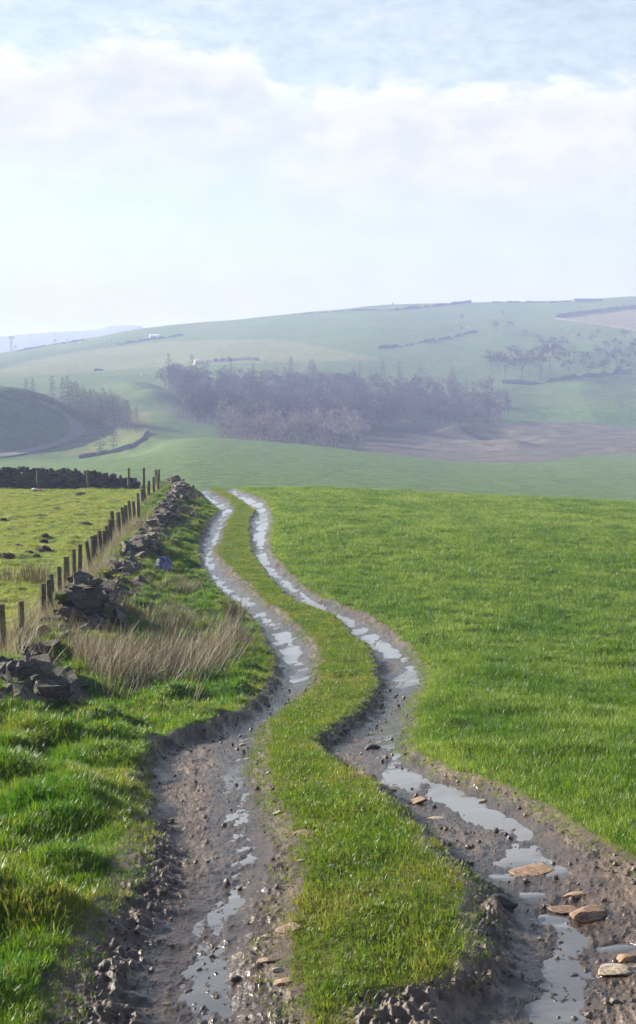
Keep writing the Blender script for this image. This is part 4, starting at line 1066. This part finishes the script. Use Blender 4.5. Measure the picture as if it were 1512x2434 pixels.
for i, (u, v, h, lab) in enumerate(LARCHES): tree('larch_tree', lab, LAR[i % 5], u, v, h, 12, G1)
for i, (u, v, h) in enumerate(((148, 972, 78), (174, 980, 74), (184, 984, 72), (192, 988, 70), (203, 997, 76), (216, 1006, 80), (228, 1004, 74), (238, 1010, 76), (248, 1008, 78), (256, 1014, 74), (264, 1012, 76), (272, 1018, 78), (281, 1016, 74), (290, 1022, 72), (298, 1020, 66), (212, 994, 72), (244, 998, 78), (262, 1000, 76), (284, 1008, 70), (310, 1022, 62), (168, 974, 70), (180, 978, 76), (198, 990, 74), (208, 1000, 70), (222, 1000, 78), (234, 1002, 72), (252, 1004, 76), (268, 1006, 74), (276, 1012, 78), (294, 1014, 70), (302, 1016, 66), (240, 1014, 70))):
    tree('larch_tree', 'bare pinkish larch in the middle of the dense clump by the farm road', LAR[(i * 3 + 1) % 5], u, v, h, 12, G1)
# the wood on the slope: one mass
WS = [joined(p, M['twig_larch']) for p in LAR[:1]] + [joined(LAR[3], M['twig_dark'])] + [joined(p, M['twig_larch']) for p in BRD[:3]] + [joined(p, M['twig_dark']) for p in BRD[3:]] + [joined(BIR[0], M['twig_larch']), joined(BIR[1], M['twig_birch'])]
def in_band(n, d0, d1, lo_f, hi_f):
    d = rng.uniform(d0, d1, n); u = rng.uniform(lo_f(d), hi_f(d)); return u, d
n = 640
u, d = in_band(n, 445, 612, lambda d: np.interp(d, [445, 480, 540, 575, 612], [470, 440, 415, 395, 385]), lambda d: np.interp(d, [445, 470, 520, 560, 612], [640, 860, 1205, 1215, 1175]))
z = fargrid(u, d); x = x_of(u, d)
sc = rng.uniform(.65, 1.2, n) * np.interp(u, [380, 450, 1000, 1215], [1.0, 1.05, .95, .72])
scatter('larch_wood', np.stack([x, d, z], 1), np.stack([np.zeros(n), np.zeros(n), rng.uniform(0, 6.28, n)], 1), sc, rng.random(n), WS)
WB = [joined(p, M['twig_pale']) for p in BIR]
n = 130
d = rng.uniform(368, 475, n); u = rng.uniform(np.interp(d, [368, 440], [535, 500]), np.interp(d, [368, 440], [840, 880]))
z = fargrid(u, d); x = x_of(u, d)
scatter('birch_wood', np.stack([x, d, z], 1), np.stack([np.zeros(n), np.zeros(n), rng.uniform(0, 6.28, n)], 1), rng.uniform(.4, 1.05, n), rng.random(n), WB)
# single bare trees on the right hand slope
G2 = 'bare trees scattered on the right hand slope'
SING = [(1200, 900, 66, 'wide bare tree at the right end of the wood'), (1240, 902, 72, 'broad bare tree just beyond the right end of the wood'), (1285, 905, 90, 'tall leaning bare tree with a pale trunk right of the wood'),
 (1308, 890, 80, 'tallest bare tree of the pair right of the wood'), (1325, 862, 56, 'dense bare tree standing behind the tall pair'), (1300, 858, 46, 'bare tree behind and left of the dense one'),
 (1364, 860, 40, 'slender lone tree on the shaded slope right of the tall pair'), (1448, 880, 50, 'broad bare tree near the right edge of the shaded slope'), (1480, 890, 44, 'bushy tree at the right edge of the picture above the dark bank'),
 (1100, 763, 18, 'small thorn high on the hillside below the ridge'), (1180, 790, 34, 'dark thorn thicket on the upper hillside'), (1212, 788, 28, 'rounded thorn right of the dark thicket'),
 (1248, 798, 16, 'small thorn at the right end of the upper thicket row'), (1374, 812, 24, 'round bush below the brown field'), (1408, 816, 26, 'twin bush right of the round bush below the brown field'),
 (1423, 800, 20, 'upright thorn close under the brown field'), (1462, 836, 40, 'tall bare tree below the brown field near the right edge'), (1484, 812, 36, 'bare tree at the right edge under the brown field'),
 (1096, 788, 14, 'low thorn by the broken wall on the hillside'), (1197, 752, 14, 'tiny thorn just below the ridge'), (1278, 812, 20, 'dark bush left above the tall pair of trees')]
for i, (u, v, h, lab) in enumerate(SING): tree('bare_tree', lab, BRD[i % 4], u, v, h, 9.0, G2, 560)
for i, (u, v, h) in enumerate(((1168, 886, 52), (1186, 892, 60), (1222, 880, 58), (1258, 884, 50), (1340, 876, 48), (1352, 892, 40), (1390, 880, 44), (1404, 896, 36), (1425, 860, 40), (1436, 896, 44), (1466, 872, 46), (1498, 878, 52), (1505, 850, 44), (1472, 902, 36), (1315, 842, 40), (1338, 836, 36), (1290, 832, 30), (1440, 838, 30))):
    tree('bare_tree', 'bare tree among the loose leafless trees fading along the shaded slope right of the wood', BRD[(i * 3 + 1) % 4], u, v, h, 8.0, G2, 560)
for (u, v, h, lab) in ((36, 821, 14, 'round bush beside the mast on the skyline'), (133, 814, 12, 'round bush on the skyline right of the mast'), (160, 810, 9, 'smallest skyline bush right of the round one')):
    tree('skyline_bush', lab, BRD[1], u, v + 3, h, 9.0, None, 900)

# ------------------------------------------------------------------ hillside walls and small far things
def far_wall(label, pts, h=1.3, w=.7, gap=0, seed=1, dmin=560):
    r = random.Random(seed); P = [pick(u, v, True, dmin) for (u, v) in pts]; b = MB(); o0 = Vector(P[0])
    for (a, c) in zip(P[:-1], P[1:]):
        L_ = math.hypot(c[0] - a[0], c[1] - a[1]); n_ = max(2, int(L_ / 3)); prev = None
        for i in range(n_ + 1):
            f = i / n_; x = a[0] * (1 - f) + c[0] * f; y = a[1] * (1 - f) + c[1] * f; z = fz(x, y)
            hh = h * r.uniform(.7, 1.2) * (0.12 if r.random() < gap else 1); dx, dy = (c[1] - a[1]) / L_ * w / 2, -(c[0] - a[0]) / L_ * w / 2
            cur = [Vector((x - dx, y - dy, z - .4)) - o0, Vector((x - dx * .6, y - dy * .6, z + hh)) - o0, Vector((x + dx * .6, y + dy * .6, z + hh)) - o0, Vector((x + dx, y + dy, z - .4)) - o0]
            if prev: b.add(prev + cur, [(0, 1, 5, 4), (1, 2, 6, 5), (2, 3, 7, 6)])
            prev = cur
    tag(b.build('field_wall', M['farwall'], None, loc=o0), label, 'wall', 'drystone walls on the far hillside')
far_wall('long dark wall along the top of the brown field on the hillside', [(1321, 757), (1400, 744), (1460, 737), (1530, 731)], 2.2)
far_wall('thin wall along the lower edge of the brown field', [(1321, 758), (1380, 766), (1450, 776), (1530, 790)], 1.0, seed=2)
far_wall('wall along the crest left of the middle of the ridge', [(940, 738), (985, 733), (1050, 727), (1120, 720)], 1.8, gap=.1, seed=3)
far_wall('low thin wall below the ridge on the left of the crest wall', [(700, 749), (800, 742), (940, 738)], .9, gap=.2, seed=4)
far_wall('broken wall descending across the middle of the hillside', [(900, 829), (970, 822), (1040, 808), (1090, 798), (1132, 790)], 1.4, gap=.3, seed=5)
far_wall('low bank wall beside the white hut on the left hillside', [(280, 820), (330, 812), (372, 806), (440, 797)], 1.6, gap=.15, seed=7)
far_wall('wall on the skyline at the left end of the hill', [(40, 836), (75, 829), (110, 823), (150, 817), (200, 809)], 1.2, gap=.2, seed=8)
far_wall('skyline wall on the right part of the ridge', [(1170, 720), (1250, 719), (1300, 720), (1370, 717)], 1.3, gap=.25, seed=9)
far_wall('curved wall on the edge of the rough bank below the larches', [(188, 1090), (225, 1084), (262, 1077), (310, 1066), (338, 1048), (352, 1028)], .9, seed=11, dmin=346)
far_wall('dark bank wall in front of the trees right of the wood', [(1195, 912), (1250, 914), (1330, 906), (1420, 893), (1500, 886)], 1.6, gap=.1, seed=10)
def pfar(u, v, dmin=560): return Vector(pick(u, v, True, dmin))
# white hut
p = pfar(367, 806); hut = empty('hut', p, (0, 0, .2)); tag(hut, 'small white hut beside the bank on the left hillside', 'hut')
b = MB(); b.box((0, 0, 1.1), (6, 3.5, 2.2)); b.build('wall', M['white_paint'], hut)
b = MB(); b.add([(-3.1, -1.9, 2.21), (3.1, -1.9, 2.21), (3.1, 1.9, 2.9), (-3.1, 1.9, 2.9), (-3.1, -1.9, 2.35), (3.1, -1.9, 2.35), (3.1, 1.9, 3.05), (-3.1, 1.9, 3.05)], [(0, 1, 2, 3), (4, 7, 6, 5), (0, 4, 5, 1), (1, 5, 6, 2), (2, 6, 7, 3), (3, 7, 4, 0)]); b.build('roof', M['white_paint'], hut)
# spoil heap and long clamp
p = pfar(470, 866); me = smooth_stone('spoil_heap', 91); tag(link('spoil_heap', me, M['spoil'], None, p + Vector((0, 0, .8)), (0, 0, 0), (6.0, 5, 4.6)), 'small pale heap of spoil at the left end of the long dark clamp', 'heap')
p = pfar(490, 862); q = pfar(617, 857); b = MB(); n_ = 24
prev = None; r = random.Random(3)
for i in range(n_ + 1):
    f = i / n_; c = p.lerp(q, f); z = fz(c.x, c.y); h = 1.6 * r.uniform(.8, 1.15) * (1.2 if .15 < f < .5 else .8)
    cur = [Vector((c.x, c.y - 2.2, z - .3)) - p, Vector((c.x, c.y - .9, z + h)) - p, Vector((c.x, c.y + .9, z + h)) - p, Vector((c.x, c.y + 2.2, z - .3)) - p]
    if prev: b.add(prev + cur, [(0, 1, 5, 4), (1, 2, 6, 5), (2, 3, 7, 6)])
    else: b.add(cur, [(0, 1, 2, 3)])
    prev = cur
b.add(prev, [(0, 3, 2, 1)])
tag(b.build('silage_clamp', M['darkroof'], None, loc=p), 'long low dark clamp on the pale pasture above the wood', 'clamp')
for (u, v, lab) in ((228, 882, 'left one of two low dark mounds in the straw coloured pasture'), (240, 881, 'right one of two low dark mounds in the straw coloured pasture')):
    me = smooth_stone('earth_mound', u); tag(link('earth_mound', me, M['soil'], None, pfar(u, v) + Vector((0, 0, .3)), (0, 0, 0), (3.4, 2.5, 2.0)), lab, 'mound', 'two dark mounds above the larches')
# shed on the ridge, pillar, mast
p = pfar(1398, 716, 950); sh = empty('shed', p); tag(sh, 'long dark shed on the skyline of the ridge at the right', 'shed')
b = MB(); b.box((0, 0, .3), (20, 4, 2.4)); b.build('wall', M['darkroof'], sh)
b = MB(); b.add([(-10.3, -2.4, 1.45), (10.3, -2.4, 1.45), (10.3, 0, 2.0), (-10.3, 0, 2.0), (-10.3, 2.4, 1.45), (10.3, 2.4, 1.45)], [(0, 1, 2, 3), (3, 2, 5, 4), (0, 3, 4), (1, 5, 2), (0, 4, 5, 1)]); b.build('roof', M['steel'], sh)
p = pfar(934, 725, 950); b = MB(); b.add([(-.5, -.5, -.3), (.5, -.5, -.3), (.5, .5, -.3), (-.5, .5, -.3), (-.3, -.3, 2), (.3, -.3, 2), (.3, .3, 2), (-.3, .3, 2)], [(0, 1, 5, 4), (1, 2, 6, 5), (2, 3, 7, 6), (3, 0, 4, 7), (4, 5, 6, 7)])
tag(b.build('summit_pillar', M['farwall'], None, loc=p), 'tiny stone pillar on the highest middle point of the ridge', 'pillar')
MD = 1250.0; mp_ = Vector(((27 - CX) / F * MD, MD, (HV - 836) / F * MD)); mast = empty('radio_mast', mp_); tag(mast, 'grey lattice radio mast with antennas on the skyline at the far left', 'mast')
H_ = 12.0; b = MB(); cs = [(-.7, -.7), (.7, -.7), (.7, .7), (-.7, .7)]
for (x, y) in cs: b.tube((x, y, -6), (x * .8, y * .8, H_), .16, .14, 4)
for k in range(9):
    z1, z2 = -6 + k * 2, -4 + k * 2
    for i in range(4):
        a, c = cs[i], cs[(i + 1) % 4]; b.tube((a[0] * .9, a[1] * .9, z1), (c[0] * .9, c[1] * .9, z2), .07, .07, 3, False)
b.build('tower', M['steel'], mast)
b = MB(); b.box((0, 0, H_ - 1), (3.6, 3.6, .25)); b.box((0, 0, H_ - 3.5), (3.0, 3.0, .25)); b.build('platform', M['steel'], mast)
for i in range(6):
    a = i * math.pi / 3; b = MB(); b.box((math.cos(a) * 1.7, math.sin(a) * 1.7, H_ - .2), (.5, .5, 2.2), a); b.build('antenna', M['steel'], mast)
# grazing animals: one small continuous body each
def beast(sx=1.0):
    bm = bmesh.new()
    def blob(c, s):
        g = bmesh.ops.create_icosphere(bm, subdivisions=1, radius=1.0)
        for v in g['verts']: v.co = Vector((v.co.x * s[0] + c[0], v.co.y * s[1] + c[1], v.co.z * s[2] + c[2]))
    blob((0, 0, .68), (.52, .26, .30)); blob((.50, 0, .72), (.22, .12, .16)); blob((.72, 0, .60), (.17, .09, .10))
    for x in (-.32, .30):
        for y in (-.13, .13): blob((x, y, .28), (.06, .06, .32))
    me = bpy.data.meshes.new('animal'); bm.to_mesh(me); bm.free(); return me
SHEEP = beast(); SHEEP.materials.append(M['wool']); HORSE = beast(); HORSE.materials.append(M['hide'])
for i, (u, v) in enumerate(((141, 818), (178, 810), (190, 816), (242, 812), (250, 811), (262, 811), (309, 810), (323, 810), (617, 866), (624, 866), (640, 866), (1086, 768), (1112, 779), (1351, 786), (381, 863), (387, 863), (405, 862), (338, 893), (465, 890 - 28), (285, 893))):
    o = link('sheep', SHEEP, None, None, pfar(u, v), (0, 0, random.uniform(0, 6.28)), (1.25,) * 3); tag(o, 'white sheep grazing on the far hillside', 'sheep', 'sheep grazing on the far hillside')
for (u, v, lab) in ((62, 834, 'dark horse grazing at the left end of the hill, left one of two'), (75, 832, 'dark horse grazing at the left end of the hill, right one of two')):
    o = link('horse', HORSE, None, None, pfar(u, v), (0, 0, .3), (2.1, 2.1, 2.1)); tag(o, lab, 'horse', 'two dark horses on the left hillside')

# ------------------------------------------------------------------ haze
zmin = min(float(FV3[:, 2].min()), float(RV[:, 2].min())); zmax = max(float(FV3[:, 2].max()), float(RV[:, 2].max()), mp_.z + 14) + 4
hx0, hx1, hy0, hy1 = -3200, 3600, -420, 5100
b = MB(); b.box(((hx0 + hx1) / 2, (hy0 + hy1) / 2, (zmin - 1 + zmax) / 2), (hx1 - hx0, hy1 - hy0, zmax - zmin + 1))
hm = bpy.data.materials.new('haze'); hm.use_nodes = True; nt = hm.node_tree; nt.nodes.clear()
o_ = nt.nodes.new('ShaderNodeOutputMaterial'); pv = nt.nodes.new('ShaderNodeVolumePrincipled')
pv.inputs['Color'].default_value = (.50, .59, 1.0, 1); pv.inputs['Absorption Color'].default_value = (.5, .5, .5, 1); pv.inputs['Density'].default_value = HAZE_DENSITY; pv.inputs['Anisotropy'].default_value = .0
nt.links.new(pv.outputs[0], o_.inputs['Volume'])
hz = b.build('haze', hm); hz['kind'] = 'stuff'
